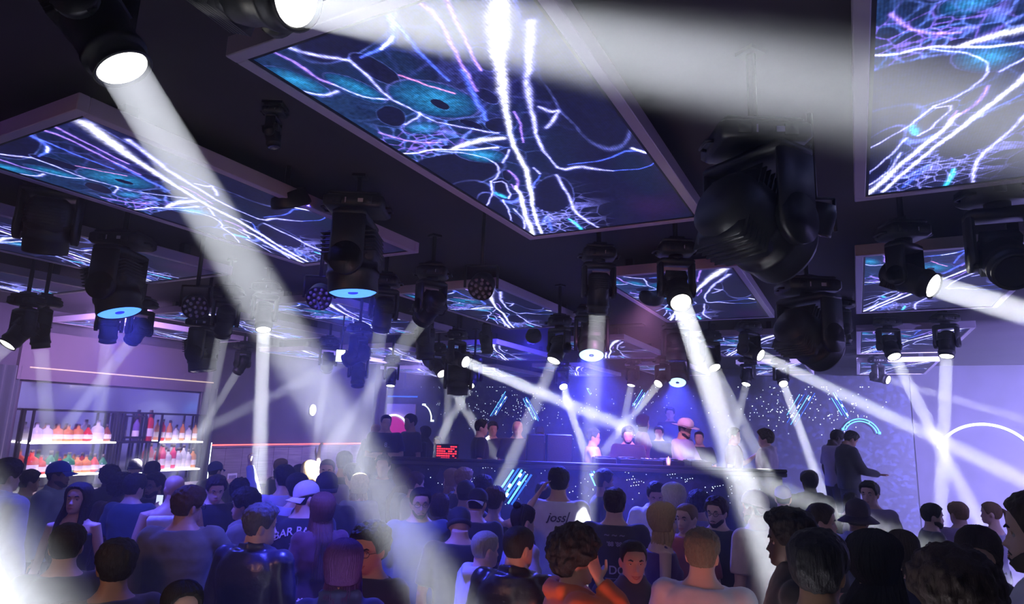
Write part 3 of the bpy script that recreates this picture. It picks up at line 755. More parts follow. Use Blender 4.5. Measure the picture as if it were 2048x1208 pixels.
flood((-3.0, -.4, 2.9), (-.1, .8, -.25), 5, 90, (1.0, .45, .3), 'added warm fill light near the camera at left', .25)
_p = room(1.6, 7.2, 3.8)
flood(tuple(_p), FWD0 * .8 - UP0 * .55, 45, 75, (.9, .35, .85), 'added pink fill light on the ceiling aimed at the DJs', .25)  # added to brighten the faces on the stage
_p = room(.4, 11.2, 3.85)
flood(tuple(_p), FWD0 * .8 - UP0 * .5, 160, 120, (.06, .05, 1.0), 'added deep blue fill light over the stage aimed at the mosaic', .25)  # added to turn the stage area bluer
flood((-3.6, 3.2, 3.85), (-.1, .5, -.8), 14, 120, (.10, .08, 1.0), 'added deep blue fill light over the middle of the dance floor', .25)
q = at(-460, 430, 1.4)
moving_head(q, at(-90, 1340, 1.5) - q, kind='beam', state='on', power=420, spread=24, label='moving head just outside the left edge flooding the lower left corner with white haze', group=None)
# ---------------------------------------------------------------- the back bar on the left wall (x = wall, runs along y)
m, nt, b = nmat('bar_mirror'); b.inputs['Base Color'].default_value = (.62, .6, .72, 1); b.inputs['Metallic'].default_value = 1; b.inputs['Roughness'].default_value = .09
tc = nt.nodes.new('ShaderNodeTexCoord'); nz = nt.nodes.new('ShaderNodeTexNoise'); nz.inputs['Scale'].default_value = 1.5; nt.links.new(tc.outputs['Object'], nz.inputs['Vector'])
mr = nt.nodes.new('ShaderNodeMapRange'); mr.inputs['To Min'].default_value = .06; mr.inputs['To Max'].default_value = .14; nt.links.new(nz.outputs['Fac'], mr.inputs['Value']); nt.links.new(mr.outputs[0], b.inputs['Roughness'])
M_MIRROR = m
tag(MB().box((WL + .005, 6.02, .95), (WL + .03, 9.6, 2.78)).build('mirror', M_MIRROR, smooth=False), 'long wall mirror behind the bar shelves', 'mirror')
can = empty('bar_canopy', (WL, 7.85, 2.8), 0, 'dark fascia above the bar mirror with a warm light line', 'fascia')
MB().box((0, -1.95, .02), (.1, 1.95, .9)).build('fascia_board', mat('fascia_paint', (.16, .12, .14), .6), can, smooth=False)
MB().tube([(.115, -1.78, .24), (.115, 1.98, .24)], .012, 8).build('light_line', M_WARM, can)
X0 = WL + .06
M_SHELFGLOW = glow('lit_shelf', (1.0, .93, .96), 4.5, 'AUTO')
sh = empty('back_bar_shelving', (WL, 7.8, 0), 0, 'black metal back-bar shelving with glowing shelf boards', 'shelving')
y0, y1 = 6.13 - 7.8, 9.52 - 7.8
ya, yb = 7.62 - 7.8, 8.52 - 7.8                 # middle bay
fr = MB()
for y in (y0, ya - .02, ya + .12, ya + .3, yb - .36, yb - .16, yb, y1): fr.box((.06, y - .018, .62), (.1, y + .018, 2.3), bev=.004)
for y in (y0, ya, yb, y1): fr.box((.36, y - .018, .62), (.4, y + .018, 2.3), bev=.004)
for z in (2.3,): fr.box((.06, y0, z - .018), (.1, y1, z + .018)); fr.box((.36, y0, z - .018), (.4, y1, z + .018))
for y in (y0, ya, yb, y1): fr.box((.06, y - .018, 2.28), (.4, y + .018, 2.316))
fr.box((.34, ya + .14, 1.8), (.37, yb - .3, 1.84)); fr.box((.34, ya + .14, 2.22), (.37, yb - .3, 2.25)); fr.box((.34, ya + .14, 1.8), (.37, ya + .18, 2.25)); fr.box((.34, yb - .34, 1.8), (.37, yb - .3, 2.25))
fr.build('frame', M_BLACKMETAL, sh, smooth=False)
for (a, b_) in ((y0, ya), (yb, y1)):
    for z in (1.16, 1.73):
        s = MB().box((.06, a, z - .02), (.42, b_, z + .01), bev=.004).build('shelf', M_SHELFGLOW, sh, smooth=False)
MB().box((.05, ya, 1.14), (.4, yb, 1.17)).build('shelf', M_BLACKMETAL, sh, smooth=False)
MB().box((.05, ya, 1.71), (.4, yb, 1.74)).build('shelf', M_BLACKMETAL, sh, smooth=False)
cb = empty('back_bar_counter', (WL, 7.8, 0), 0, 'low dark back-bar counter under the bottle shelves', 'counter')
MB().box((.03, y0 - .1, 0), (.58, y1 + .05, .58), bev=.01).build('cabinet', mat('bar_cabinet', (.06, .055, .07), .5), cb, smooth=False)
MB().box((.02, y0 - .12, .58), (.62, y1 + .07, .62), bev=.008).build('worktop', mat('bar_worktop', (.3, .28, .32), .25), cb, smooth=False)
for k in range(6): MB().box((.58, y0 + .1 + k * .55, .08), (.6, y0 + .58 + k * .55, .52), bev=.005).build('door', mat('bar_door', (.08, .07, .09), .35), cb, smooth=False)
# a till and a fridge glow in the middle bay
ti = empty('till', (WL + .3, 7.55, 1.17 - .55), 0, 'dark till screen standing between the two lit shelf bays', 'till')
MB().box((-.08, -.12, 0), (.08, .12, .02), bev=.005).build('foot', M_BLACK, ti, smooth=False); MB().tube([(0, 0, .02), (0, 0, .42)], .02, 8).build('stand', M_BLACK, ti)
MB().box((-.01, -.2, .32), (.02, .2, .62), bev=.008).build('casing', M_BLACK, ti, smooth=False); MB().box((.02, -.18, .34), (.024, .18, .6)).build('screen', mat('till_screen', (.1, .1, .16), .15), ti, smooth=False)
ti = empty('till', (WL + .3, 8.12, 1.17 - .55), 0, 'till with a bright white screen below the middle bay of the bar', 'till')
MB().box((-.08, -.12, 0), (.08, .12, .02), bev=.005).build('foot', M_BLACK, ti, smooth=False); MB().tube([(0, 0, .02), (0, 0, .42)], .02, 8).build('stand', M_BLACK, ti)
MB().box((-.01, -.18, .28), (.02, .18, .56), bev=.008).build('casing', M_BLACK, ti, smooth=False); MB().box((.02, -.165, .3), (.024, .165, .54)).build('screen', glow('till_screen_lit', (.9, .95, 1), 3), ti, smooth=False)

def glassmat(name, col):
    m, nt, b = nmat(name); b.inputs['Base Color'].default_value = (*col, 1); b.inputs['Roughness'].default_value = .12
    b.inputs['Transmission Weight'].default_value = .35; b.inputs['IOR'].default_value = 1.3; b.inputs['Specular IOR Level'].default_value = .7
    tc = nt.nodes.new('ShaderNodeTexCoord'); nz = nt.nodes.new('ShaderNodeTexNoise'); nz.inputs['Scale'].default_value = 15; nt.links.new(tc.outputs['Object'], nz.inputs['Vector'])
    mr = nt.nodes.new('ShaderNodeMapRange'); mr.inputs['To Min'].default_value = .08; mr.inputs['To Max'].default_value = .2; nt.links.new(nz.outputs['Fac'], mr.inputs['Value']); nt.links.new(mr.outputs[0], b.inputs['Roughness'])
    return m
G = {n: glassmat(n + '_glass', c) for n, c in dict(amber=(.9, .35, .1), red=(.85, .05, .04), clear=(.85, .85, .9), green=(.06, .35, .15), brown=(.4, .12, .05), orange=(1, .42, .15), pink=(1, .12, .25), violet=(.25, .15, .5)).items()}
PROF = {
 'tall': [(.0, 0), (.034, .002), (.037, .01), (.037, .185), (.033, .205), (.015, .235), (.0135, .295), (.0, .297)],
 'squat': [(.0, 0), (.055, .003), (.06, .015), (.06, .1), (.05, .135), (.018, .155), (.017, .2), (.0, .202)],
 'decanter': [(.0, 0), (.045, .003), (.058, .03), (.056, .09), (.03, .14), (.016, .16), (.016, .205), (.0, .207)],
 'wide': [(.0, 0), (.045, .003), (.048, .02), (.048, .15), (.042, .17), (.016, .195), (.015, .25), (.0, .252)],
}
M_CAP = mat('bottle_cap', (.1, .08, .08), .35, .5); M_CAPR = mat('red_bottle_cap', (.7, .05, .05), .4)
M_PAPER = mat('paper_label', (.8, .76, .7), .6)
_bm = {}
def bottle(kind, colr, y, z, label, k=1.0, cap=0, x=.24):
    key = (kind, colr)
    if key not in _bm:
        pr = PROF[kind]; hh = pr[-1][1]; lr = max(p[0] for p in pr)
        _bm[key] = (MB().lathe(pr, 18).mesh('glass', G[colr]), MB().lathe([(.0, hh - .035), (.0175, hh - .034), (.0175, hh + .004), (0, hh + .005)], 14).mesh('cap', M_CAP),
                    MB().lathe([(lr + .001, hh * .16), (lr + .0012, hh * .42)], 18, cap=False).mesh('paper_label', M_PAPER))
    g, c, p = _bm[key]
    r = empty('bottle', (WL + x, y, z), random.uniform(0, 6), label, 'bottle', 'bottles on the lit bar shelves')
    k *= 1.3; r.scale = (k, k, k)
    for me in (g, c, p): link(me.name, me, r)
def brow(z, a, b_, items, where):
    n = len(items)
    for i, (kind, colr, k, d) in enumerate(items):
        y = a + (b_ - a) * (i + .5) / n
        bottle(kind, colr, y, z, d + ', ' + where + (', far left' if i == 0 else ', far right' if i == n - 1 else ', number %d from the left' % (i + 1)), k)
brow(1.742, 6.2, 7.6, [('squat', 'clear', 1.25, 'squat clear jar-like bottle'), ('squat', 'clear', 1.2, 'clear squat bottle'), ('squat', 'orange', 1.2, 'squat orange bottle'), ('squat', 'amber', 1.15, 'squat amber bottle'), ('squat', 'amber', 1.2, 'amber squat bottle'), ('decanter', 'red', 1.15, 'dark red round bottle with a white label'), ('squat', 'clear', 1.5, 'large clear bottle with sloping shoulders'), ('decanter', 'brown', 1.2, 'brown round bottle with a white label')], 'upper left shelf')
brow(1.742, 8.58, 9.5, [('tall', 'red', 1.15, 'tall red bottle'), ('tall', 'orange', 1.1, 'tall orange bottle'), ('wide', 'clear', .95, 'clear bottle'), ('tall', 'amber', 1.05, 'slim amber bottle'), ('wide', 'clear', 1.0, 'clear wide bottle'), ('tall', 'amber', 1.0, 'pale amber bottle')], 'upper right shelf')
brow(1.172, 6.2, 7.6, [('squat', 'red', 1.6, 'large red bottle with a white label'), ('squat', 'red', 1.25, 'red squat bottle'), ('decanter', 'green', 1.5, 'green round bottle with a pale label'), ('squat', 'red', 1.1, 'small red bottle'), ('squat', 'green', 1.4, 'green squat bottle'), ('squat', 'orange', 1.2, 'orange squat bottle'), ('squat', 'amber', 1.2, 'amber squat bottle'), ('decanter', 'red', 1.25, 'red decanter bottle'), ('decanter', 'green', 1.2, 'dark green bottle')], 'lower left shelf')
brow(1.172, 8.56, 9.5, [('tall', 'red', 1.2, 'tall red and white bottle'), ('tall', 'pink', 1.3, 'tall pink bottle'), ('wide', 'clear', 1.25, 'tall clear bottle'), ('tall', 'pink', 1.3, 'pink bottle with a dark cap'), ('wide', 'clear', 1.3, 'clear bottle with a dark cap'), ('tall', 'clear', 1.25, 'slim clear bottle'), ('wide', 'clear', 1.2, 'clear wide bottle'), ('wide', 'amber', 1.25, 'amber wide bottle')], 'lower right shelf')
brow(1.742, 7.95, 8.5, [('tall', 'violet', 1.3, 'slim violet bottle'), ('tall', 'red', 1.6, 'very tall red bottle')], 'middle bay of the bar')
# warm shelf light comes from the lit boards; a small framed notice on the panelling
c = at_b(462, 968, WL + .07)
n_ = empty('framed_notice', (WL + .07, c.y, c.z), 0, 'small white-framed notice on the wood panelling right of the bar', 'notice')
MB().box((0, -.13, -.24), (.02, .13, .24), bev=.005).build('frame', mat('white_frame', (.7, .66, .75), .5), n_, smooth=False)
MB().box((.02, -.1, -.2), (.024, .1, .2)).build('print', mat('notice_print', (.25, .2, .28), .4, var=.8, scale=30), n_, smooth=False)

# front bar counter where the crowd stands
fc = empty('bar_counter', (WL + 2.6, 7.3, 0), 0, 'dark bar counter with a bright worktop in front of the bottle shelves', 'counter')
MB().box((-.28, -2.4, 0), (.28, 2.6, 1.05), bev=.01).build('front', mat('bar_front', (.05, .05, .06), .5), fc, smooth=False)
MB().box((-.36, -2.5, 1.05), (.38, 2.7, 1.1), bev=.01).build('worktop', mat('pale_worktop', (.55, .52, .55), .25), fc, smooth=False)
# ---------------------------------------------------------------- back wall decoration
struct('wall_1', (1.25, WB - .06, 0), (WR, WB, ZC), wall_mat('violet_plaster', (.035, .03, .06)), 'plain wall right of the mosaic')
def ring(name, px, py, rad_px, label, m, a0, a1, tube=.03, double=0, parent=None):
    c = at_a(px, py, WB - .12); e = at_a(px, py - rad_px, WB - .12); R = (e - c).length
    n = 48; o_ = MB()
    for dr in ([0] if not double else [0, double]):
        P = [(c.x + (R - dr) * math.cos(a0 + (a1 - a0) * k / n), c.y, c.z + (R - dr) * math.sin(a0 + (a1 - a0) * k / n)) for k in range(n + 1)]
        o_.tube(P, tube, 8)
    for a in (a0, a1): o_.box((c.x + R * math.cos(a) - .03, c.y, c.z + R * math.sin(a) - .03), (c.x + R * math.cos(a) + .03, WB - .0605 if c.x > 1.2 else WB, c.z + R * math.sin(a) + .03))
    return c, R, o_
c, R, o_ = ring('neon_arch', 1975, 938, 89, '', M_WHITE, math.radians(26), math.radians(153), .032)
tag(o_.build('neon_arch', M_WHITE), 'large white neon arch glowing in the haze at the right', 'neon light')
c, R, o_ = ring('neon_arch', 1722, 872, 34, '', M_BLUE, math.radians(12), math.radians(158), .014, .06)
tag(o_.build('neon_arch', M_BLUE), 'double blue neon arch on the back wall left of the big white one', 'neon light')
c, R, o_ = ring('neon_ring', 786, 869, 39, '', M_WHITE, math.radians(0), math.radians(360), .028)
rt = empty('neon_ring', tuple(c), 0, 'white neon ring around a magenta disc behind the security staff', 'neon light')
o_.v = [(x - c.x, y - c.y, z - c.z) for x, y, z in o_.v]; o_.build('tube', M_WHITE, rt)
MB().lathe([(0, 0), (R * .9, 0), (R * .9, .04), (0, .04)], 40, M=Matrix.Rotation(PI / 2, 4, 'X')).build('disc', glow('magenta_disc', (.75, .0, .22), .8), rt, smooth=False)
c, R, o_ = ring('neon_arch', 838, 838, 30, '', M_WHITE, math.radians(-5), math.radians(75), .02)
tag(o_.build('neon_arch', M_WHITE), 'small white neon curve right of the pink wall panel', 'neon light')
# sloping neon bars on the mosaic
def neon_bar(px0, py0, px1, py1, plane, label, n=4, gap=.055, dashes=3, th=.009, group='sloping blue neon bars'):
    A, B = plane(px0, py0), plane(px1, py1)
    r = empty('neon_bar', tuple(A), 0, label, 'neon light', group)
    d = (B - A); side = d.cross(FWD0 if plane is not wallp else Vector((0, 1, 0))).normalized()
    rnd = random.Random(int(px0))
    for k in range(n):
        s = side * (k - (n - 1) / 2) * gap; u0, u1 = rnd.uniform(0, .25), rnd.uniform(.75, 1)
        MB().tube([d * u0 + s, d * u1 + s], th, 6).build('tube', M_BLUE if k % 2 == 0 else M_BLUEDIM, r)
    for k in range(dashes):
        u = .2 + .55 * k / max(1, dashes - 1) + rnd.uniform(-.05, .05); s = side * rnd.uniform(-1.3, 1.3) * gap
        MB().tube([d * u + s, d * (u + .09) + s], th * 1.6, 6).build('white_dash', M_WHITE, r)
wallp = lambda x, y: at_a(x, y, WB - .012)
neon_bar(1018, 780, 982, 838, wallp, 'blue neon bar sloping left on the mosaic above the bald man')
neon_bar(1044, 784, 1077, 846, wallp, 'blue neon bar sloping right on the mosaic above the bald man')
neon_bar(1292, 778, 1266, 820, wallp, 'short blue neon bar on the mosaic behind the DJ', dashes=2)
neon_bar(1620, 778, 1576, 850, wallp, 'blue neon bar sloping left on the mosaic at right', gap=.1)
neon_bar(1663, 784, 1698, 842, wallp, 'blue neon bar sloping right on the mosaic at right', gap=.05)
neon_bar(1174, 774, 1184, 792, wallp, 'short pair of white and blue lines high on the mosaic', n=2, dashes=2)
# glowing specks painted in for glints off the mosaic
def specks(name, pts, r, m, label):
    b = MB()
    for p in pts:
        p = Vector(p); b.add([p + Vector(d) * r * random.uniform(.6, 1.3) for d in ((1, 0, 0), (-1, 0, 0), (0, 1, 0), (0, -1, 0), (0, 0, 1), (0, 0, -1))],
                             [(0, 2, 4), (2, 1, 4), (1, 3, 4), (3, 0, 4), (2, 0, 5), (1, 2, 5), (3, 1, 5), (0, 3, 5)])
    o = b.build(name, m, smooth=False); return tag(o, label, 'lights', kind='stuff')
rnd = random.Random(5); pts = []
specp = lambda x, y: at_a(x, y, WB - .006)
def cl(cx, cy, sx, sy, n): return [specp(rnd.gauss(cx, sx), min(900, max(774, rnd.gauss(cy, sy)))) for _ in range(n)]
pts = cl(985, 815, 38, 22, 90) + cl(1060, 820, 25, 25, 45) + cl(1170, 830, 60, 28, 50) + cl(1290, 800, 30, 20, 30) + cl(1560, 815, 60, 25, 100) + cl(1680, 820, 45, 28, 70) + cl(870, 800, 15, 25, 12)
M_SPECK = glow('glint_glow', (.75, .85, 1.0), 3.0)
specks('glint_specks', pts, .015, M_SPECK, 'scattered glowing specks painted for glints across the mosaic back wall')

# ---------------------------------------------------------------- stage and booth, square to the camera side
ZST = .7
BO = room(0, 8.6, 0)            # booth front plane
def bx(x, y, z): return room(x, y, z)
MBR = Matrix(((RIGHT0.x, FWD0.x, 0, 0), (RIGHT0.y, FWD0.y, 0, 0), (0, 0, 1, 0), (0, 0, 0, 1)))   # booth axes to room
def bbox(name, lo, hi, m, label=None, cat=None, parent=None, bev=0, kind=None):
    M = MBR if parent is None else parent.matrix_basis.inverted() @ MBR
    o = MB().box(lo, hi, M=M, bev=bev).build(name, m, parent, smooth=False)
    return tag(o, label, cat, kind=kind)
bbox('stage', (-2.6, 9.05, 0), (5.6, 14.4, ZST), mat('stage_floor', (.04, .04, .05), .4), 'dark raised stage behind the DJ booth', 'stage')
bt = empty('dj_booth', tuple(room(1.0, 8.7, 0)), YAW, 'long DJ booth faced with dark glittering mosaic and sloping blue neon', 'booth')
bt_inv = Matrix.Translation(-bt.location); 
def bpart(name, lo, hi, m, bev=0):
    MM = Matrix.LocRotScale(bt.location, bt.rotation_euler.to_quaternion(), (1, 1, 1)).inverted() @ MBR
    return MB().box(lo, hi, M=MM, bev=bev).build(name, m, bt, smooth=False)
bpart('front_panel', (-1.45, 8.6, 0), (3.6, 8.7, 1.76), M_MOSAIC)
bpart('side_panel', (-1.45, 8.7, 0), (-1.37, 9.03, 1.76), M_MOSAIC); bpart('side_panel', (3.52, 8.7, 0), (3.6, 9.03, 1.76), M_MOSAIC)
bpart('table_top', (-1.5, 8.54, 1.76), (3.65, 9.2, 1.82), mat('booth_top', (.03, .03, .045), .3), .012)
bpart('ledge', (-1.5, 8.54, 1.82), (3.65, 8.6, 1.86), M_BLACK, .008)
boothp = lambda x, y: at(x, y, 8.57)
neon_bar(1052, 934, 1006, 1003, boothp, 'wide blue neon bar sloping left on the front of the booth', n=6, gap=.045, dashes=4, th=.012)
neon_bar(1184, 940, 1200, 975, boothp, 'short blue neon bar on the front of the booth below the man in glasses', n=4, gap=.03, dashes=1, th=.009)
pts = [boothp(rnd.uniform(850, 1530), rnd.uniform(935, 1015)) for _ in range(150)]  # random glints on the booth front, painted as glowing specks
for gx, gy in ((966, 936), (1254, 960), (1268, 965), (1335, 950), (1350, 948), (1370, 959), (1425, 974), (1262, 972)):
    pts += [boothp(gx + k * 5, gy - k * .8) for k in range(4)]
specks('glint_specks', pts, .0065, M_SPECK, 'painted glints and rows of LED dots over the front of the DJ booth')

def gear(name, x0, x1, y0, y1, z0, z1, label, cat):
    c = room((x0 + x1) / 2, (y0 + y1) / 2, z0); r = empty(name, tuple(c), YAW, label, cat)
    w, d, h = (x1 - x0) / 2, (y1 - y0) / 2, z1 - z0
    return r, w, d, h
def px_x(px, D): return (px - 1024) / FPX * D
# players and mixer
for i, (px, lb) in enumerate(((1215, 'left media player on the DJ booth top'), (1262, 'media player in front of the DJ with headphones'), (1345, 'media player on the booth top near the white-hatted person'), (1398, 'right-hand media player on the booth top'))):
    r, w, d, h = gear('media_player', px_x(px, 8.85) - .14, px_x(px, 8.85) + .14, 8.72, 9.14, 1.82, 1.92, lb, 'media player')
    MB().box((-w, -d, 0), (w, d, h), bev=.008).build('body', M_BLACK, r, smooth=False)
    MB().lathe([(0, h + .012), (.09, h + .012), (.1, h), (.1, h - .005)], 28, M=Matrix.Translation((0, -.05, 0))).build('jog_wheel', M_BLACKMETAL, r)
    MB().box((-.1, .11, h), (.1, .18, h + .012), M=None).build('screen', glow('player_screen', (.3, .3, 1), .5), r, smooth=False)
r, w, d, h = gear('dj_mixer', px_x(1305, 8.85) - .13, px_x(1305, 8.85) + .13, 8.72, 9.12, 1.82, 1.91, 'black DJ mixer between the media players', 'mixer')
MB().box((-w, -d, 0), (w, d, h), bev=.006).build('body', M_BLACK, r, smooth=False)
kb = MB().lathe([(.011, 0), (.009, .018), (0, .018)], 8).mesh('knob', M_CHROME)
for i in range(4):
    for j in range(4): link('knob', kb, r).location = (-.09 + i * .06, -.02 + j * .045, h)
def cabinet(px0, px1, pyt, D, z0, label, name='booth_speaker'):
    x0, x1 = px_x(px0, D), px_x(px1, D); zt = at((px0 + px1) / 2, pyt, D).z
    r, w, d, h = gear(name, x0, x1, D, D + .35, z0, zt, label, 'speaker')
    MB().box((-w, -d, 0), (w, d, h), bev=.012).build('cabinet', M_BLACK, r, smooth=False)
    MB().box((-w * .9, -d - .008, .02), (w * .9, -d, h - .02)).build('grille', mat('speaker_grille', (.02, .02, .03), .5, bump=.5, scale=200), r, smooth=False)
cabinet(1062, 1097, 869, 8.75, 1.82, 'black monitor speaker on the booth, left one beside the bald man')
cabinet(1101, 1152, 869, 8.75, 1.82, 'wide black monitor speaker on the booth left of the man in glasses')
# red lit display at the left end
r, w, d, h = gear('red_display', px_x(886, 8.8), px_x(930, 8.8), 8.75, 8.85, 1.82, 2.03, 'glowing red light panel at the left end of the booth', 'light panel')
MB().box((-w, -d, 0), (w, d, h), bev=.008).build('housing', M_BLACK, r, smooth=False)
rr = MB()
for j in range(6):
    for i in range(9):
        if random.random() < .8: rr.box((-w * .9 + i * w * .2, -d - .006, .02 + j * .03), (-w * .9 + i * w * .2 + w * .15, -d, .038 + j * .03))
rr.build('lit_cells', glow('red_cells', (1, .03, .04), 2.2), r, smooth=False)
o = MB().tube([room(px_x(944, 8.65), 8.65, 1.83), room(px_x(1045, 8.65), 8.65, 1.83)], .008, 6).build('light_strip', glow('dim_red_strip', (.9, .15, .2), 1.2))
tag(o, 'thin dim red light strip along the left part of the booth top', 'light strip')
# candle lamp on the booth edge
p = room(px_x(1339, 8.57), 8.572, 1.86)
r = empty('candle_lamp', tuple(p), 0, 'small glowing orange candle glass on the booth edge', 'candle')
MB().lathe([(0, 0), (.022, 0), (.03, .05), (.032, .1)], 16, cap=False).build('glass', G['clear'], r)
MB().lathe([(0, .01), (.014, .03), (.012, .06), (0, .12)], 12).build('flame', glow('flame', (1, .5, .25), 6), r)

# low platform on which the nearest people at right stand, and side rostrum at left of the stage
bbox('platform', (.75, -.6, 0), (4.6, 3.9, .3), mat('platform_floor', (.04, .04, .045), .6), 'low raised platform at the lower right where the nearest people stand', 'platform')
bbox('riser', (1.2, 12.9, ZST), (4.4, 14.3, ZST + .2), mat('riser_top', (.04, .04, .05), .4), 'low riser at the back of the stage', 'riser')
# ---------------------------------------------------------------- people
HZ = [0.0, .012, .03, .05, .07, .09, .115, .135, .16, .185, .205, .222, .232, .236]
HWd = [.026, .042, .054, .061, .066, .070, .073, .076, .0775, .075, .067, .050, .030, .004]
HFt = [.070, .083, .086, .087, .085, .083, .083, .090, .090, .083, .070, .048, .026, .003]
HBk = [-.010, -.022, -.040, -.058, -.074, -.088, -.098, -.102, -.102, -.096, -.084, -.062, -.036, -.004]
def sgnpow(v, p): return math.copysign(abs(v) ** p, v)
def interp(x, X, Y):
    if x <= X[0]: return Y[0]
    for i in range(1, len(X)):
        if x <= X[i]:
            t = (x - X[i - 1]) / (X[i] - X[i - 1]); return Y[i - 1] * (1 - t) + Y[i] * t
    return Y[-1]
def gauss(x, s): return math.exp(-(x / s) ** 2)
def head_pt(th, z, face=True, wide=1.0):
    s, c = math.sin(th), math.cos(th)
    w = interp(z, HZ, HWd) * wide; y = interp(z, HZ, HFt) if c > 0 else -interp(z, HZ, HBk)
    X = w * sgnpow(s, .88); Y = y * sgnpow(c, .88)
    if face and c > 0:
        a = interp(z, [.055, .064, .072, .085, .11, .128], [0, .006, .025, .019, .008, 0])
        Y += a * gauss(X, .010 + .006 * gauss(z - .07, .012))
        Y -= .011 * (gauss(X - .031, .017) + gauss(X + .031, .017)) * gauss(z - .113, .013)      # sockets
        Y += .005 * gauss(abs(X) - .03, .02) * gauss(z - .133, .009)                              # brow
        Y += .006 * gauss(X, .022) * (gauss(z - .047, .006) + gauss(z - .036, .006))               # lips
        Y -= .004 * gauss(X, .02) * gauss(z - .0415, .003)
        Y += .005 * gauss(X, .018) * gauss(z - .015, .012)                                         # chin
        Y -= .004 * gauss(X, .03) * gauss(z - .026, .006)
    return Vector((X, Y, z))
HC_ = Vector((0, -.008, .14))
def add_head(b, M, wide=1.0):
    rings = []
    zs = [i * .0045 for i in range(52)] + [.2335, .2358]
    zs = [z for z in zs if z < .234] + [.2355]
    for z in zs:
        R = []
        for k in range(72):
            u = k / 72 * 2 * PI; th = u - .35 * math.sin(u)   # more points on the face
            R.append(M @ head_pt(th, z, True, wide))
        rings.append(R)
    b.loft(rings)
    for s in (-1, 1):
        Me = M @ Matrix.Translation((s * .0755 * wide, -.012, .105)) @ Matrix.Rotation(s * .35, 4, 'Z') @ Matrix.Rotation(-.15, 4, 'X')
        b.ball((0, 0, 0), 1, seg=14, M=None) if False else b.ball(Me @ Vector((0, 0, 0)), (.009, .02, .031), seg=14, M=(Me.to_3x3()))
        b.ball(Me @ Vector((s * .006, -.004, .008)), (.006, .018, .022), seg=12, M=Me.to_3x3())

POSES = {  # elbow, wrist for the right arm (x > 0); fingers curl, palm normal
 'down': ((.255, -.03, 1.12), (.265, .06, .88), .5), 'bent': ((.26, -.04, 1.13), (.16, .24, 1.10), 1.0), 'chest': ((.27, .02, 1.14), (.06, .23, 1.24), .7),
 'up': ((.29, .06, 1.62), (.20, .10, 1.86), .6), 'high': ((.25, .03, 1.70), (.21, .06, 1.97), 1.5), 'high_open': ((.24, .03, 1.70), (.16, .05, 1.96), .5),
 'head': ((.25, .25, 1.37), (.125, .10, 1.56), .35), 'fwd': ((.24, .12, 1.14), (.17, .38, 1.10), .5), 'reach': ((.36, .16, 1.36), (.50, .36, 1.46), .4),
 'phone': ((.25, .1, 1.18), (.10, .33, 1.36), 1.2), 'across': ((.28, .12, 1.20), (.02, .27, 1.30), .3), 'cross': ((.25, .05, 1.15), (-.08, .19, 1.16), .3), 'out': ((.42, .1, 1.36), (.66, .18, 1.44), .4),
}
def mirror(p, s): return Vector((p[0] * s, p[1], p[2]))
def add_hand(b, w, d, nrm, curl, side, fr=.0085):
    d = d.normalized(); ac = d.cross(nrm).normalized(); nrm = ac.cross(d).normalized()
    rings = []
    for t, hw, ht in ((-.01, .024, .018), (.02, .030, .016), (.05, .040, .0145), (.08, .042, .012), (.092, .037, .009)):
        c = w + d * t
        rings.append([c + ac * (hw * math.cos(2 * PI * k / 14)) + nrm * (ht * math.sin(2 * PI * k / 14)) for k in range(14)])
    b.loft(rings)
    for i, (o_, L) in enumerate(((-.030, .062), (-.0105, .072), (.0095, .068), (.029, .054))):
        p = w + d * .082 + ac * o_ * side; path = [p - d * .012, p]; a = curl * (.28 + .05 * i)
        dirv = (d + ac * o_ * 2.0 * side).normalized()
        for j, sg in enumerate((.42, .32, .26)):
            dirv = (Matrix.Rotation(a * (1 + .3 * j), 3, ac * -1) @ dirv).normalized()
            p = p + dirv * L * sg; path.append(p)
        b.tube(path, [fr * 1.05, fr, fr * .97, fr * .92, fr * .78], 8)
    p = w + d * .018 - ac * .026 * side
    dv = (d * .62 - ac * .78 * side + nrm * -.25).normalized(); q = p + dv * .045
    dv2 = (d * .9 - ac * .3 * side - nrm * .3 * min(1, curl)).normalized()
    b.tube([p, q, q + dv2 * .032, q + dv2 * .05], [fr * 1.45, fr * 1.2, fr * 1.05, fr * .8], 8)

def torso_rings(fem, off=0.0, z0=.84, z1=1.60, wide=1.0):
    if fem: T = [(.84, .168, .11), (.93, .178, .118), (1.03, .142, .098), (1.10, .126, .09), (1.2, .138, .1), (1.29, .15, .118), (1.39, .158, .1), (1.437, .140, .086), (1.472, .098, .068), (1.502, .058, .055), (1.535, .05, .052), (1.6, .047, .05)]
    else: T = [(.84, .165, .11), (.93, .172, .118), (1.03, .16, .112), (1.12, .158, .112), (1.22, .168, .12), (1.31, .18, .126), (1.40, .186, .114), (1.445, .166, .098), (1.478, .118, .08), (1.508, .076, .066), (1.54, .062, .06), (1.6, .058, .058)]
    X = [t[0] for t in T]; Wt = [t[1] for t in T]; Dt = [t[2] for t in T]
    out = []
    n = 26
    for i in range(n + 1):
        z = z0 + (z1 - z0) * i / n
        w = interp(z, X, Wt) * wide + off; d = interp(z, X, Dt) * (.5 + .5 * wide) + off
        yc = interp(z, [.84, 1.3, 1.5, 1.6], [0, -.008, -.018, -.012])
        out.append((z, w, d, yc))
    return out
def ring_at(z, w, d, yc, n=32): return [Vector((w * sgnpow(math.cos(2 * PI * k / n), .85), yc + d * sgnpow(math.sin(2 * PI * k / n), .85), z)) for k in range(n)]

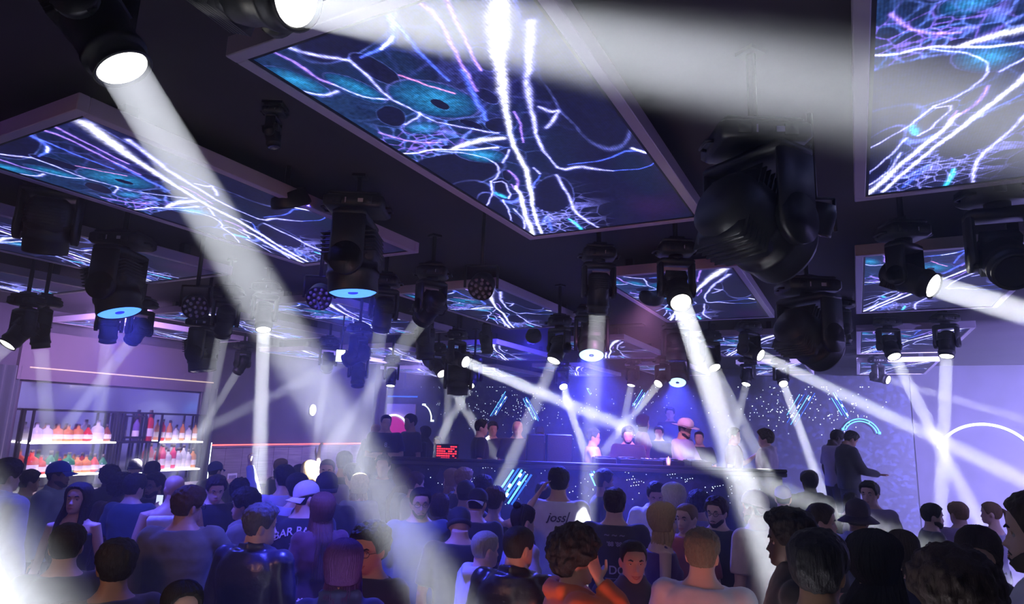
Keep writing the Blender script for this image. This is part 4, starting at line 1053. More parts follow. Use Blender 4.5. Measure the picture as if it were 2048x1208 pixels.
def hair_shell(style, M, wide=1.0, seed=0):
    "returns MB in person coordinates (before scaling)"
    st = dict(short=(.013, .024, 1), crop=(.005, .009, 0), medium=(.018, .03, 1), curly=(.03, .05, 2), afro=(.05, .075, 2), slick=(.010, .016, 0), flat=(.008, .034, 1),
              long=(.018, .022, 0), bob=(.022, .026, 0), bun=(.010, .013, 0), pony=(.010, .013, 0), tips=(.010, .026, 1))[style]
    side, top, rough = st
    NT, NZ = (150, 40) if rough or style in ('long', 'bob', 'bun', 'pony', 'slick') else (72, 28)
    b = MB(); rings = []
    longs = style in ('long', 'bob', 'pony2')
    def hl(a):     # hairline height for angle from the front, degrees
        if longs: return interp(a, [0, 25, 45, 60, 75, 180], [.197, .190, .165, .12, .06, .05])
        if style == 'afro': return interp(a, [0, 40, 60, 75, 95, 120, 180], [.175, .165, .13, .10, .10, .05, .03])
        return interp(a, [0, 40, 58, 70, 82, 100, 118, 180], [.188, .182, .150, .105, .105, .122, .06, .035])
    for i in range(NZ + 1):
        s = i / NZ; R = []
        for k in range(NT):
            th = 2 * PI * k / NT; a = abs((math.degrees(th) + 180) % 360 - 180)
            h0 = hl(a); z = .2358 - (.2358 - h0) * (s ** 1.5)
            p = head_pt(th, z, False, wide)
            nrm = (p - Vector((0, -.008, min(.15, z * .6 + .05)))).normalized()
            zt = (z - .1) / .135
            t = side + (top - side) * max(0, min(1, zt)) ** 1.2
            if style == 'flat': t *= 1 + .3 * (a < 60) * max(0, zt)
            if style == 'afro': t *= (1 - .35 * (a < 50) * (1 - max(0, min(1, zt))))
            edge = min(1, (1 - s) / (.16 if not longs else .12))
            t = t * edge ** .6 - .004 * (1 - edge)
            if longs and a > 62: t = side if s > .6 else t * 1
            nz = 0
            if rough:
                f = (24, 42)[style in ('afro', 'curly')] if style != 'tips' else 60
                q = p * f + Vector((seed * 3.1, 0, 0)); nz = noise.noise(q) * .5 + noise.noise(q * 2.3) * .4 + noise.noise(Vector((p.x * 90, p.y * 90, p.z * 25))) * .35
                t += nz * (top * .38) * edge
            else: t += edge * (.002 * math.sin(th * 47 + 3 * noise.noise(p * 30)) + .0035 * noise.noise(Vector((th * 14, z * 12, seed)))) * (1 if style != 'crop' else .3)
            R.append(p + nrm * t)
        rings.append(R)
    if longs:
        L = .42 if style == 'long' else .13
        last = rings[-1]; NN = 16
        keep = [k for k in range(NT) if abs((math.degrees(2 * PI * k / NT) + 180) % 360 - 180) > 58]
        start = min(k for k in keep)
        cols = [k for k in range(NT) if k >= start and k in keep]
        sheet = []
        for j in range(NN + 1):
            t = j / NN; row = []
            for k in cols:
                th = 2 * PI * k / NT; p0 = last[k]
                back = max(0, -math.cos(th))
                x = p0.x * (1 + .22 * min(1, t * 2) * (style == 'long') + .05 * math.sin(t * 3)) ; y = p0.y - back * (.10 * min(1, t * 3.2) - .02 * t)
                if style == 'bob': x = p0.x * (1 + .15 * math.sin(t * PI * .8)); y = p0.y - back * .015 * t
                if style == 'long' and math.cos(th) > -.2: y += .035 * min(1, t * 2)
                r = .004 * math.sin(th * 43 + t * 3 + 2 * noise.noise(Vector((th * 4, t * 4, seed)))) + .012 * noise.noise(Vector((th * 7, t * 2.5, seed)))
                ra = 1 + r / .09
                z = p0.z - L * t * (1 - .12 * (1 - back) * noise.noise(Vector((th * 6, 0, seed))))
                if style == 'bob': x *= 1 - .28 * max(0, t - .6)
                row.append(Vector((x * ra, y * ra, z)))
            sheet.append(row)
        n = len(cols); base = []
        inner = [[Vector((p.x * .86, p.y * .86 - .0, p.z)) for p in row] for row in sheet]
        closed = [row + inn[::-1] for row, inn in zip(sheet, inner)]
        b.loft([[M @ p for p in r] for r in closed])
    b.loft([[M @ p for p in r] for r in rings], cap=True)
    if style == 'bun':
        b.ball(M @ Vector((0, -.07, .245)), (.034, .034, .03), seg=16)
    if style == 'pony':
        b.tube([M @ Vector(p) for p in ((0, -.1, .17), (0, -.14, .15), (0, -.15, .06), (0, -.145, -.08))], [.02, .026, .026, .008], 12)
    return b

def dome(M, style, mats):
    "caps and hats, MB list: (name, MB)"
    b = MB(); out = []
    lo, t0 = {'cap': (.150, .012), 'beanie': (.125, .016), 'bucket': (.150, .014), 'fedora': (.165, .014), 'capback': (.150, .012)}[style]
    rings = []
    for i in range(16):
        s = i / 15; R = []
        for k in range(48):
            th = 2 * PI * k / 48; a = abs((math.degrees(th) + 180) % 360 - 180)
            low = lo - .03 * (a > 90) * ((a - 90) / 90)
            z = .2358 - (.2358 - low) * s ** 1.4
            p = head_pt(th, z, False); n = (p - Vector((0, -.008, .1))).normalized()
            t = t0 + (.014 if style in ('cap', 'capback', 'beanie') else .03) * (1 - s)
            if style == 'fedora': t = t0 + .055 * (1 - s) ** .5; t -= .02 * gauss(p.x, .02) * (1 - s)
            if style == 'beanie': t += .0012 * math.sin(th * 36)
            R.append(p + n * t)
        rings.append(R)
    b.loft([[M @ p for p in r] for r in rings])
    out.append(('crown', b, 0))
    v = MB()
    if style in ('cap', 'capback'):
        sg = 1 if style == 'cap' else -1; P = []
        for lay in (0, 1):
            for r_ in range(6):
                for k in range(17):
                    ph = -1.05 + 2.1 * k / 16
                    base = head_pt(ph if sg > 0 else PI - ph, lo - (.0 if sg > 0 else .024), False)
                    q = Vector((base.x * 1.12, base.y * 1.10, base.z + .004)) + Vector((0, sg * .012 * r_ * (math.cos(ph) + .05) * 1.15, -.0035 * r_ - .03 * (math.sin(ph) ** 2) * r_ / 5 - lay * .004))
                    P.append(M @ q)
        F = []
        for r_ in range(5):
            for k in range(16):
                a_ = r_ * 17 + k; F.append((a_, a_ + 1, a_ + 18, a_ + 17)); a2 = a_ + 102; F.append((a2, a2 + 17, a2 + 18, a2 + 1))
        for k in range(16): F.append((85 + k, 86 + k, 188 + k, 187 + k))
        for r_ in range(5):
            F.append((r_ * 17, (r_ + 1) * 17, (r_ + 1) * 17 + 102, r_ * 17 + 102)); F.append((r_ * 17 + 16, r_ * 17 + 118, (r_ + 1) * 17 + 118, (r_ + 1) * 17 + 16))
        v.add(P, F); out.append(('peak', v, 1))
    if style == 'beanie':
        rr = []
        for z, t in ((.118, .014), (.118, .024), (.150, .026), (.156, .016)):
            rr.append([M @ (head_pt(2 * PI * k / 48, z - .025 * (math.cos(2 * PI * k / 48) < 0), False) * 1 + (head_pt(2 * PI * k / 48, z, False) - Vector((0, 0, z))).normalized() * t) for k in range(48)])
        v.loft(rr, cap=False); out.append(('cuff', v, 1))
    if style in ('bucket', 'fedora'):
        W_ = .065 if style == 'bucket' else .105; dz = -.05 if style == 'bucket' else .0
        rr = []
        for t, lay in ((0, 0), (.5, 0), (1, 0), (1, 1), (.5, 1), (0, 1)):
            R = []
            for k in range(48):
                th = 2 * PI * k / 48; a = abs((math.degrees(th) + 180) % 360 - 180)
                p = head_pt(th, lo, False); h = Vector((p.x, p.y, 0)).normalized()
                R.append(M @ (p + h * (.008 + W_ * t) + Vector((0, 0, dz * t - .004 * lay + (.012 * t * abs(math.sin(th)) if style == 'fedora' else 0)))))
            rr.append(R)
        v.loft(rr, cap=False); out.append(('brim', v, 1))
    return out

TOPS = {  # offset, sleeve: to the wrist / half / none, extras
 'tee': (.016, 'half'), 'long': (.018, 'full'), 'sweater': (.028, 'full'), 'hoodie': (.032, 'full'), 'jacket': (.034, 'full'), 'tank': (.012, 'none'), 'dress': (.010, 'none'), 'turtleneck': (.018, 'full'),
}
TEX = bpy.data.textures.new('cloth_folds', 'CLOUDS'); TEX.noise_scale = .13; TEX.noise_depth = 2
def remesh(o, vox, smooth=4, disp=0.0, fac=.5):
    r = o.modifiers.new('remesh', 'REMESH'); r.mode = 'VOXEL'; r.voxel_size = vox; r.use_smooth_shade = True
    if disp:
        d = o.modifiers.new('folds', 'DISPLACE'); d.texture = TEX; d.strength = disp; d.mid_level = .5; d.texture_coords = 'GLOBAL'
    s = o.modifiers.new('smooth', 'SMOOTH'); s.iterations = smooth; s.factor = fac
    return o
_shared = {}
def shared(key, fn):
    if key not in _shared: _shared[key] = fn()
    return _shared[key]
def trouser_mesh():
    b = MB()
    for s in (-1, 1):
        b.tube([(s * .085, 0, .97), (s * .09, 0, .86), (s * .1, .012, .5), (s * .105, -.02, .06)], [.1, .108, .078, .066], 16)
    b.loft([ring_at(*t) for t in torso_rings(False, .008, .84, 1.02)])
    return b
def shoe_mesh(s):
    b = MB()
    rings = []
    for y, w, h in ((-.075, .02, .05), (-.07, .036, .075), (-.02, .04, .085), (.05, .044, .062), (.12, .048, .045), (.17, .038, .035), (.185, .015, .025)):
        rings.append([Vector((s * .105 + w * math.cos(2 * PI * k / 12), y, max(.003, h * .5 + h * .52 * math.sin(2 * PI * k / 12)))) for k in range(12)])
    return b.loft(rings)
SKINS = {'fair': (.72, .47, .37), 'tan': (.52, .31, .21), 'brown': (.30, .16, .095), 'dark': (.045, .025, .018)}
HAIRS = {'black': (.012, .010, .012), 'brown': (.06, .03, .018), 'dark_brown': (.028, .016, .012), 'blonde': (.52, .36, .18), 'grey': (.32, .30, .28), 'white': (.7, .66, .6), 'light_brown': (.22, .13, .07), 'red_brown': (.12, .04, .03), 'violet': (.25, .12, .30)}
PEOPLE = []
NP = [0]
def person(px, py, D, label, face=0, turn=0, nod=0, sex='m', hair='short', hc='black', skin='tan', top='tee', tc=(.03, .03, .035), R='down', L='down', floor=0.0, hat=None, hatc=(.02, .02, .02), peakc=None,
           beard=None, glasses=None, smile=False, text=None, textc=(.7, .7, .72), vox=None, wide=1.0, trs=(.03, .03, .04), extra=None, hw=1.0, jacket=None, lean=0, phone=False, cup=False, tilt=0):
    NP[0] += 1; seed = NP[0]; rnd = random.Random(seed)
    fem = sex == 'f'
    if floor < .5:
        D *= 1.3
        for _ in range(2):
            z_ = at(px, py, D).z; lo_, hi_ = (floor + 1.56, floor + 1.80) if fem else (floor + 1.66, floor + 1.93)
            if z_ > hi_: D *= (HC - hi_) / (HC - z_)
            elif z_ < lo_: D *= (HC - lo_) / (HC - z_)
        if px > 640: D = min(D, 8.2)
    else: D = D * 1.13
    best = None
    for j in range(17):
        f_ = D * (1 + .01 * ((j + 1) // 2) * (1 if j % 2 else -1)); p_ = at(px, py, f_)
        if floor < .5 and px > 640 and f_ > 8.25: continue
        if floor > .5 and f_ < 9.3: continue
        m_ = min([math.hypot(p_.x - q[0], p_.y - q[1]) for q in PEOPLE] or [9])
        if best is None or min(m_, .46) > best[0] + .01: best = (min(m_, .46), f_)
        if m_ >= .46: break
    if best: D = best[1]
    P = at(px, py, D); PEOPLE.append((P.x, P.y))
    P = at(px, py, D); dv = Vector((P.x, P.y, 0)).normalized()
    ang = math.atan2(dv.y, dv.x) - math.radians(face)
    hair_t = {'afro': .075, 'curly': .05, 'flat': .036, 'medium': .03, 'tips': .026, None: 0, 'crop': .01}.get(hair, .016)
    if hat: hair_t = {'fedora': .06}.get(hat, .025)
    fem = sex == 'f'
    Ht = P.z - floor; S = Ht / (1.751 + hair_t)
    if not (.84 < S < 1.16): print('HEIGHT', label, round(Ht, 2), round(S, 2))
    root = empty('person', (P.x, P.y, floor), ang - PI / 2, label, 'person')
    if lean:
        root.rotation_mode = 'XYZ'
    near = D < 5.3; mid = D < 7.4
    if vox is None: vox = .0062 if near else (.0085 if mid else .013)
    cv = .012 if near else (.016 if mid else .024)
    piv = Vector((0, -.015, 1.50))
    HM = Matrix.Translation(piv) @ Matrix.Rotation(math.radians(-turn), 4, 'Z') @ Matrix.Rotation(math.radians(-nod), 4, 'X') @ Matrix.Rotation(math.radians(tilt), 4, 'Y') @ Matrix.Translation(-piv) @ Matrix.Translation((0, .008, 1.515))
    # ---- body
    b = MB(); rings = [ring_at(*t) for t in torso_rings(fem, 0, .84, 1.58, wide if wide < 1 else (1 + (wide - 1) * .7))]; b.loft(rings)
    sh = .158 if fem else .182
    sh *= (1 + (wide - 1) * .8)
    arms = {}
    fr = max(.0085, vox * .95); ar = (.82 if fem else 1.0) * (1 + (wide - 1) * .5)
    for s, pose in ((1, R), (-1, L)):
        e, w, curl = (POSES[pose] if isinstance(pose, str) else pose)
        e, w = mirror(e, s), mirror(w, s)
        e.x += s * (sh - .182)
        sp = Vector((s * sh, -.012, 1.422 if w.z < 1.5 else 1.438))
        arms[s] = (sp, e, w, curl, pose)
        if w.z > 1.55 and e.z > 1.5: inter = sp + Vector((s * .02, 0, .02))
        else: inter = sp + Vector((s * .02, 0, -.04))
        b.tube([sp - Vector((s * .04, 0, 0)), sp, inter.lerp(e, .5), e, e.lerp(w, .35), w.lerp(e, .12), w], [.045 * ar, .056 * ar, .047 * ar, .037 * ar, .040 * ar, .026 * ar, .025 * ar], 14)
        d = (w - e).normalized()
        nrm = Vector((-s, 0, 0)) if abs(d.z) > .7 else Vector((0, 0, -1))
        if pose == 'head': d = Vector((-s * .35, -.25, .9)); nrm = Vector((-s * .8, -.35, 0))
        if pose in ('across', 'cross', 'chest'): nrm = Vector((0, -1, 0))
        add_hand(b, w, d, nrm, curl, s, fr)
    for s in (-1, 1):
        b.tube([(s * .085, 0, .92), (s * .09, 0, .8), (s * .1, .012, .5), (s * .105, -.02, .1), (s * .105, -.01, .04)], [.09, .088, .058, .038, .036], 14)
        b.tube([(s * .105, -.05, .035), (s * .105, .05, .035), (s * .105, .13, .025)], [.03, .034, .024], 10)
    add_head(b, HM, hw)
    SM = cmat('skin', SKINS[skin] if isinstance(skin, str) else skin, rough=.5, var=.06, scale=25)
    body = remesh(b.build('body', SM, root, scale=S), vox, 3)
    # ---- clothes
    off, sl = TOPS[top]; TM = cmat('cloth', tc, rough=.85, var=.18, scale=14, bump=.25, sheen=.2)
    if top == 'jacket' and jacket == 'leather': TM = cmat('leather', tc, rough=.32, var=.2, scale=20, bump=.3)
    c = MB()
    ztop = {'tank': 1.42, 'dress': 1.37, 'turtleneck': 1.55, 'hoodie': 1.495, 'jacket': 1.498}.get(top, 1.488)
    zb = {'dress': .55, 'tank': .88}.get(top, .85)
    tr = torso_rings(fem, off, max(.84, zb), ztop, wide)
    rr = [ring_at(*t) for t in tr]
    if zb < .84: rr = [ring_at(.55, .19, .14, 0), ring_at(.7, .2, .145, 0)] + rr
    c.loft(rr)
    if fem:
        for s in (-1, 1): c.ball((s * .068, .085, 1.265), (.062, .055, .06))
    for s in (1, -1):
        sp, e, w, curl, pose = arms[s]
        if sl == 'none':
            if top == 'tank': c.tube([(s * .09, .06, 1.38), (s * .10, 0, 1.45), (s * .09, -.07, 1.38)], [.03, .026, .03], 10)
            elif top == 'dress': c.tube([(s * .08, .075, 1.33), (s * .085, .02, 1.435), (s * .08, -.085, 1.33)], .008, 8)
            continue
        rs = {'tee': .072, 'long': .068, 'turtleneck': .066}.get(top, .084) * ar
        inter = sp + Vector((s * .02, 0, .02 if w.z > 1.55 else -.04))
        c.ball(sp, (.068 * ar + off * .6,) * 3)
        if sl == 'half': c.tube([sp - Vector((s * .05, 0, 0)), sp, inter.lerp(e, .45), inter.lerp(e, .78)], [rs, rs, rs * .98, rs * .98], 16)
        else:
            k = off * .55
            c.tube([sp - Vector((s * .05, 0, 0)), sp, inter.lerp(e, .5), e, e.lerp(w, .5), w.lerp(e, .06)], [rs, rs, .056 * ar + k, .052 * ar + k, .046 * ar + k, .036 * ar + k * .8], 16)
    if top == 'hoodie':
        c.tube([(-.06, .10, 1.46), (-.11, .02, 1.495), (-.085, -.09, 1.50), (0, -.125, 1.49), (.085, -.09, 1.50), (.11, .02, 1.495), (.06, .10, 1.46)], [.022, .034, .044, .05, .044, .034, .022], 12)
    if top == 'jacket':
        c.tube([(-.05, .11, 1.42), (-.085, .05, 1.49), (-.082, -.04, 1.52), (0, -.085, 1.53), (.082, -.04, 1.52), (.085, .05, 1.49), (.05, .11, 1.42)], [.014, .02, .022, .024, .022, .02, .014], 10)
    cname = {'tee': 'tee_shirt', 'long': 'long_sleeved_shirt', 'tank': 'tank_top'}.get(top, top)
    clo = remesh(c.build(cname, TM, root, scale=S), cv, 3 if near else 2, 0 if text else (.022 if near else .02))
    if top in ('jacket', 'hoodie') and extra and 'inner' in extra:
        fb = MB(); 
        fb.loft([ring_at(z, .075 + .01 * (i > 1), .163 if i < 3 else .125, 0) for i, z in enumerate((.9, 1.1, 1.3, 1.45))])
        remesh(fb.build('shirt', cmat('cloth', extra['inner'], rough=.85, var=.1, scale=14), root, scale=S), cv, 2)
    # lower half, shared
    def mk_tr(): return trouser_mesh()
    tm = cmat('cloth', trs, rough=.85, var=.18, scale=14)
    if top != 'dress' or True:
        me = shared(('tr', trs), lambda: mk_tr().mesh('trousers', tm)); t = link('trousers', me, root); t.scale = (S, S, S); remesh(t, .03, 1)
    for s in (-1, 1):
        me = shared(('shoe', s), lambda: shoe_mesh(s).mesh('shoe', cmat('shoe_leather', (.03, .03, .03), rough=.4))); t = link('shoe', me, root); t.scale = (S, S, S)
    # ---- hair, hats, face
    if hair and not (hat in ('beanie',) and hair in ('short', 'crop')):
        hb = hair_shell('crop' if (hat and hair in ('short', 'crop', 'medium', 'flat')) else hair, HM, hw, seed)
        hm = cmat('hair', HAIRS[hc] if isinstance(hc, str) else hc, rough=.6, var=.45, scale=60, stretch=(3, 3, .35), bump=.5, spec=.25)
        hb.build('hair', hm, root, scale=S)
    if hat:
        hm = cmat('hat_fabric', hatc, rough=.8, var=.1, scale=30); pm = cmat('hat_fabric', peakc, rough=.8, var=.1, scale=30) if peakc else hm
        prt = dome(HM, hat, None); par = None
        for nm, mb_, mi in prt:
            o = mb_.build('hat' if par is None else nm, hm if mi == 0 else pm, par or root, scale=S)
            if par is None: par = o
    vis = abs(((face + turn) + 180) % 360 - 180) > 60 and D < 8.2
    if vis:
        for s in (-1, 1):
            e = MB(); cpos = Vector((s * .031, .0625, .1135)); e.ball(HM @ cpos, .0125, 0, 14)
            e.ball(HM @ (cpos + Vector((0, .0068, 0))), (.0062, .0066, .0062), 1, 10)
            e.build('eye', [cmat('eye_white', (.6, .57, .55), rough=.2), cmat('iris', (.03, .02, .015), rough=.1)], root, scale=S)
            e = MB(); pts = [HM @ (head_pt(math.atan2(s * x, 1.0) , z) + Vector((0, .002, 0))) for x, z in ((.22, .134), (.45, .140), (.72, .135))]
            e.tube(pts, [.0035, .0045, .002], 6, flat=1.3); e.build('eyebrow', cmat('hair', HAIRS['black'], rough=.6), root, scale=S)
            e = MB(); pts = [HM @ (Vector((s * x, .0755 - abs(x - .031) * .15, z))) for x, z in ((.018, .114), (.025, .1215), (.034, .122), (.044, .114))]
            e.tube(pts, [.002, .0042, .0042, .002], 6); e.build('eyelid', SM, root, scale=S)
        lip = tuple(c_ * f for c_, f in zip(SKINS[skin] if isinstance(skin, str) else skin, (.85, .5, .5)))
        e = MB()
        if smile:
            w_ = .027
            up_ = [(-w_, .048), (-w_ * .5, .043), (0, .0425), (w_ * .5, .043), (w_, .048)]; lo_ = [(-w_, .048), (-w_ * .55, .034), (0, .029), (w_ * .55, .034), (w_, .048)]
            yb = lambda x: .0905 - x * x * 9
            e.tube([HM @ Vector((x, yb(x), z)) for x, z in up_], [.002, .0035, .004, .0035, .002], 8, 0)
            e.tube([HM @ Vector((x, yb(x), z)) for x, z in lo_], [.002, .004, .0048, .004, .002], 8, 0)
            e.loft([[HM @ Vector((x, yb(x) - .0015, z)) for x, z in up_], [HM @ Vector((x, yb(x) - .0015, z)) for x, z in lo_]], 1, cap=False, closed=False)
        else:
            yb = lambda x: .0905 - x * x * 9
            e.tube([HM @ Vector((x, yb(x), z)) for x, z in ((-.022, .043), (-.008, .0465), (0, .0455), (.008, .0465), (.022, .043))], [.001, .0035, .003, .0035, .001], 8, 0)
            e.tube([HM @ Vector((x, yb(x), z)) for x, z in ((-.02, .0415), (0, .0375), (.02, .0415))], [.001, .0048, .001], 8, 0)
        e.build('mouth', [cmat('lips', lip, rough=.4), cmat('teeth', (.8, .77, .72), rough=.3)], root, scale=S)
    if beard:
        rings = []
        for i in range(9):
            z = -.004 + .075 * i / 8; R_ = []
            amax = 100
            for k in range(33):
                a = math.radians(-amax + 2 * amax * k / 32); zz = z
                p = head_pt(a, max(0, zz)); 
                lim = interp(abs(math.degrees(a)), [0, 25, 50, 80, 100], [.034, .030, .052, .09, .10])
                zz = min(zz, lim); p = head_pt(a, max(0, zz)); n = Vector((p.x, p.y, -.02)).normalized()
                t = .005 if beard == 'full' else .002
                if i == 8 or k in (0, 32): t = -.002
                R_.append(HM @ (p + n * (t + .0015 * noise.noise(p * 120)) + Vector((0, 0, -.006 if (i == 0 and beard == 'full') else 0))))
            rings.append(R_)
        mb_ = MB().loft(rings, cap=False, closed=False)
        mb_.tube([HM @ Vector((x, .0885 - x * x * 8, .054 - abs(x) * .25)) for x in (-.03, -.015, 0, .015, .03)], [.002, .004, .004, .004, .002], 6)
        mb_.build('beard', cmat('hair', HAIRS[hc] if isinstance(hc, str) else hc, rough=.6), root, scale=S)
    if glasses:
        g = MB()
        for s in (-1, 1):
            pts = [HM @ Vector((s * .033 + .024 * math.cos(t), .098 - .006 * abs(math.cos(t)), .112 + .018 * math.sin(t))) for t in [2 * PI * k / 16 for k in range(16)]]
            g.tube(pts, .0022, 6, closed=True)
            g.tube([HM @ Vector((s * .057, .094, .115)), HM @ Vector((s * .078, .03, .116)), HM @ Vector((s * .08, -.015, .112))], .002, 6)
        g.tube([HM @ Vector((-.009, .100, .114)), HM @ Vector((.009, .100, .114))], .002, 6)
        if glasses == 'head': pass
        g.build('glasses', cmat('spectacle_frame', (.02, .02, .02), rough=.3), root, scale=S)
    if extra and 'headphones' in extra:
        g = MB(); g.tube([HM @ Vector((.098 * math.sin(a), -.005, .13 + .128 * math.cos(a))) for a in [(-1.75 + 3.5 * k / 14) for k in range(15)]], .006, 8)
        for s in (-1, 1): g.lathe([(.0, 0), (.032, 0), (.034, .02), (.0, .022)], 16, M=HM @ Matrix.Translation((s * .082, -.008, .105)) @ Matrix.Rotation(s * PI / 2, 4, 'Y'))
        g.build('headphones', M_CHROME, root, scale=S)
    # ---- printed lettering on the back or chest
    if text:
        for it in text:
            st, zz, size, side = it[:4]; arc = it[4] if len(it) > 4 else 0; tcol = it[5] if len(it) > 5 else textc
            cu = bpy.data.curves.new('lettering', 'FONT'); cu.body = st; cu.size = size; cu.align_x = 'CENTER'; cu.extrude = 0; cu.offset = .0012; cu.shear = .35 if st.startswith('jo') else 0
            to = bpy.data.objects.new('lettering', cu)
            me = bpy.data.meshes.new_from_object(to); bpy.data.objects.remove(to)
            trr = torso_rings(fem, off, .84, 1.488, wide); Z = [t[0] for t in trr]
            for v in me.vertices:
                x, y = v.co.x, v.co.y
                z = zz + y - arc * x * x
                w = interp(z, Z, [t[1] for t in trr]); d = interp(z, Z, [t[2] for t in trr]); yc = interp(z, Z, [t[3] for t in trr])
                q = max(0.0, 1 - (abs(x) / w) ** (1 / .85)) if abs(x) < w else 0
                yy = d * max(0, 1 - min(1, abs(x) / w) ** (2 / .85)) ** (.85 / 2)
                if side == 'back': v.co = (x * S, (yc - yy - .006) * S, z * S)
                else: v.co = (-x * S, (yc + yy + .008) * S, z * S)
            me.materials.append(cmat('print_ink', tcol, rough=.7)); link('lettering', me, root)
    if phone or cup:
        sp, e, w, curl, pose = arms[1 if phone != 'L' and cup != 'L' else -1]; d = (w - e).normalized()
        pos = (w + d * .085) * S; wp = Matrix.Translation(root.location) @ Matrix.Rotation(ang - PI / 2, 4, 'Z') @ pos
        if phone:
            r = empty('phone', tuple(wp), ang - PI / 2, 'phone held by the ' + ' '.join(label.split(',')[0].split()[:11]), 'phone')
            MB().box((-.036, .012, -.03), (.036, .02, .12), bev=.004).build('case', M_BLACK, r, smooth=False)
            MB().box((-.033, .008, -.026), (.033, .012, .116)).build('screen', glow('phone_screen', (.7, .8, 1), 1.2), r, smooth=False)
        else:
            r = empty('drink_glass', tuple(wp - Vector((0, 0, .04))), 0, 'drink glass held by the ' + ' '.join(label.split(',')[0].split()[:10]), 'glass')
            MB().lathe([(.0, 0), (.028, .0), (.036, .11), (.033, .11), (.026, .006), (0, .006)], 16).build('glass', G['clear'], r)
    return root
WHT = (.72, .70, .74); BLK = (.012, .012, .016); NVY = (.018, .024, .06); GRY = (.07, .07, .085)
# ---- nearest people, lower edge
person(1578, 1012, 2.35, 'dark-skinned man in left-facing silhouette with short curly hair at lower right', face=-90, skin='dark', hair='curly', top='turtleneck', tc=BLK, floor=.3, R='down', L='down')
person(1632, 1056, 1.75, 'man seen from behind, head dark, in front of the silhouetted profile', face=12, hair='medium', skin='brown', top='tee', tc=BLK, floor=.3)
person(1745, 1060, 2.15, 'dark-haired woman in right profile, face dim pink, beside the man seen from behind', face=62, sex='f', hair='long', skin='fair', top='long', tc=BLK, floor=.3)
person(1802, 1062, 3.1, 'person with smooth blue-lit hair seen from behind, between two dark heads at lower right', face=10, sex='f', hair='bob', hc='dark_brown', skin='fair', top='tee', tc=NVY, floor=.15)
person(1955, 1043, 2.55, 'dark-haired woman with a blue-lit forehead at lower right, facing the camera', face=185, nod=22, sex='f', hair='long', hc='dark_brown', skin='fair', top='long', tc=BLK, floor=.15, R='bent')
person(1905, 1088, 1.42, 'person with dark curly top hair nearest the camera at lower right, ear lit orange', face=-18, hair='curly', hc='dark_brown', skin='tan', top='tee', tc=BLK, floor=.3)
person(2078, 985, 1.75, 'man in left profile cut by the right edge, strong nose and beard, white shirt', face=-88, hair='short', hc='dark_brown', skin='fair', beard='full', top='long', tc=WHT, floor=.3)
person(690, 1079, 2.55, 'woman with long straight violet hair seen from behind at the lower edge', face=8, sex='f', hair='long', hc=(.10, .035, .22), skin='fair', top='jacket', tc=(.03, .04, .2), vox=.009)
person(745, 1040, 2.95, 'laughing man with sunglasses pushed up on dark curls, facing left towards the blue-haired woman', face=212, hair='curly', skin='tan', glasses=True, smile=True, top='long', tc=NVY, R='chest')
person(1150, 1046, 2.75, 'man with a big afro and orange hoodie, hand held to his head', face=76, hair='afro', hc='black', skin='fair', top='hoodie', tc=(.62, .13, .035), R='head', L='bent', vox=.0055)
person(1265, 1079, 3.2, 'smiling man with cropped hair and dark turtleneck looking into the camera', face=176, turn=-8, hair='crop', skin='tan', smile=True, top='turtleneck', tc=(.012, .014, .04), vox=.005)
person(1403, 1055, 2.9, 'man with frosted short hair and white tee seen from behind, neck lit red', face=8, hair='tips', hc=(.17, .12, .08), skin='fair', top='tee', tc=WHT, wide=1.1)
person(523, 1003, 3.3, 'man with grey flat-top fade and shiny dark jacket looking right, centre-left foreground', face=38, turn=40, hair='flat', hc=(.10, .10, .11), skin='fair', top='jacket', jacket='leather', tc=(.03, .03, .07), wide=1.12, vox=.0055, R='bent', L='bent')
person(378, 969, 3.65, 'man with brown hair and glasses in a grey-green sweater, seen from behind looking right', face=15, turn=42, hair='medium', hc='brown', skin='tan', glasses=True, top='sweater', tc=(.13, .13, .10), wide=1.12, R=((.34, .16, 1.2), (.3, .4, 1.22), .5))
person(368, 1162, 2.7, 'small dark-haired woman with a purple-lit face at the lower edge', face=165, sex='f', hair='long', skin='fair', top='long', tc=BLK)
person(1036, 1051, 3.0, 'man with shaved head in a black leather jacket seen from behind, face turned right', face=22, turn=24, hair='crop', skin='tan', top='jacket', jacket='leather', tc=BLK, wide=1.1, phone=False)
person(971, 1061, 3.3, 'man with short grey hair and white hooded jacket, half behind the leather jacket', face=60, hair='crop', hc='grey', skin='fair', top='hoodie', tc=WHT, L='bent')
person(922, 1008, 3.9, 'thickset man in a black tee and dark hat, head bent forward, neck bare', face=-5, nod=32, hair='crop', skin='tan', hat='beanie', hatc=BLK, top='tee', tc=BLK, wide=1.12)
# ---- left middle crowd
person(120, 921, 5.15, 'man in a blue cap, red printed tee and open denim jacket near the bar', face=118, turn=-10, hair='crop', skin='brown', hat='cap', hatc=(.03, .09, .65), beard='thin', top='jacket', tc=(.3, .34, .42), extra={'inner': (.85, .06, .07)}, text=[('To XO!', 1.26, .075, 'front', 0, (.8, .7, .75))], L='bent')
person(160, 966, 4.2, 'woman with long black hair and bare shoulders looking up to the left', face=200, turn=8, nod=-8, sex='f', hair='long', skin='fair', top='dress', tc=BLK, vox=.0065)
person(62, 938, 5.6, 'man in the bright haze at far left facing right', face=75, hair='medium', skin='tan', top='long', tc=(.25, .25, .28))
person(18, 915, 4.3, 'blurred man at the left edge half lost in white haze', face=60, hair='medium', skin='tan', top='jacket', tc=(.2, .2, .22), wide=1.15)
person(140, 1048, 2.95, 'person with smooth dark hair in haze, in front of the bare-shouldered woman', face=5, hair='short', skin='tan', top='tee', tc=BLK)
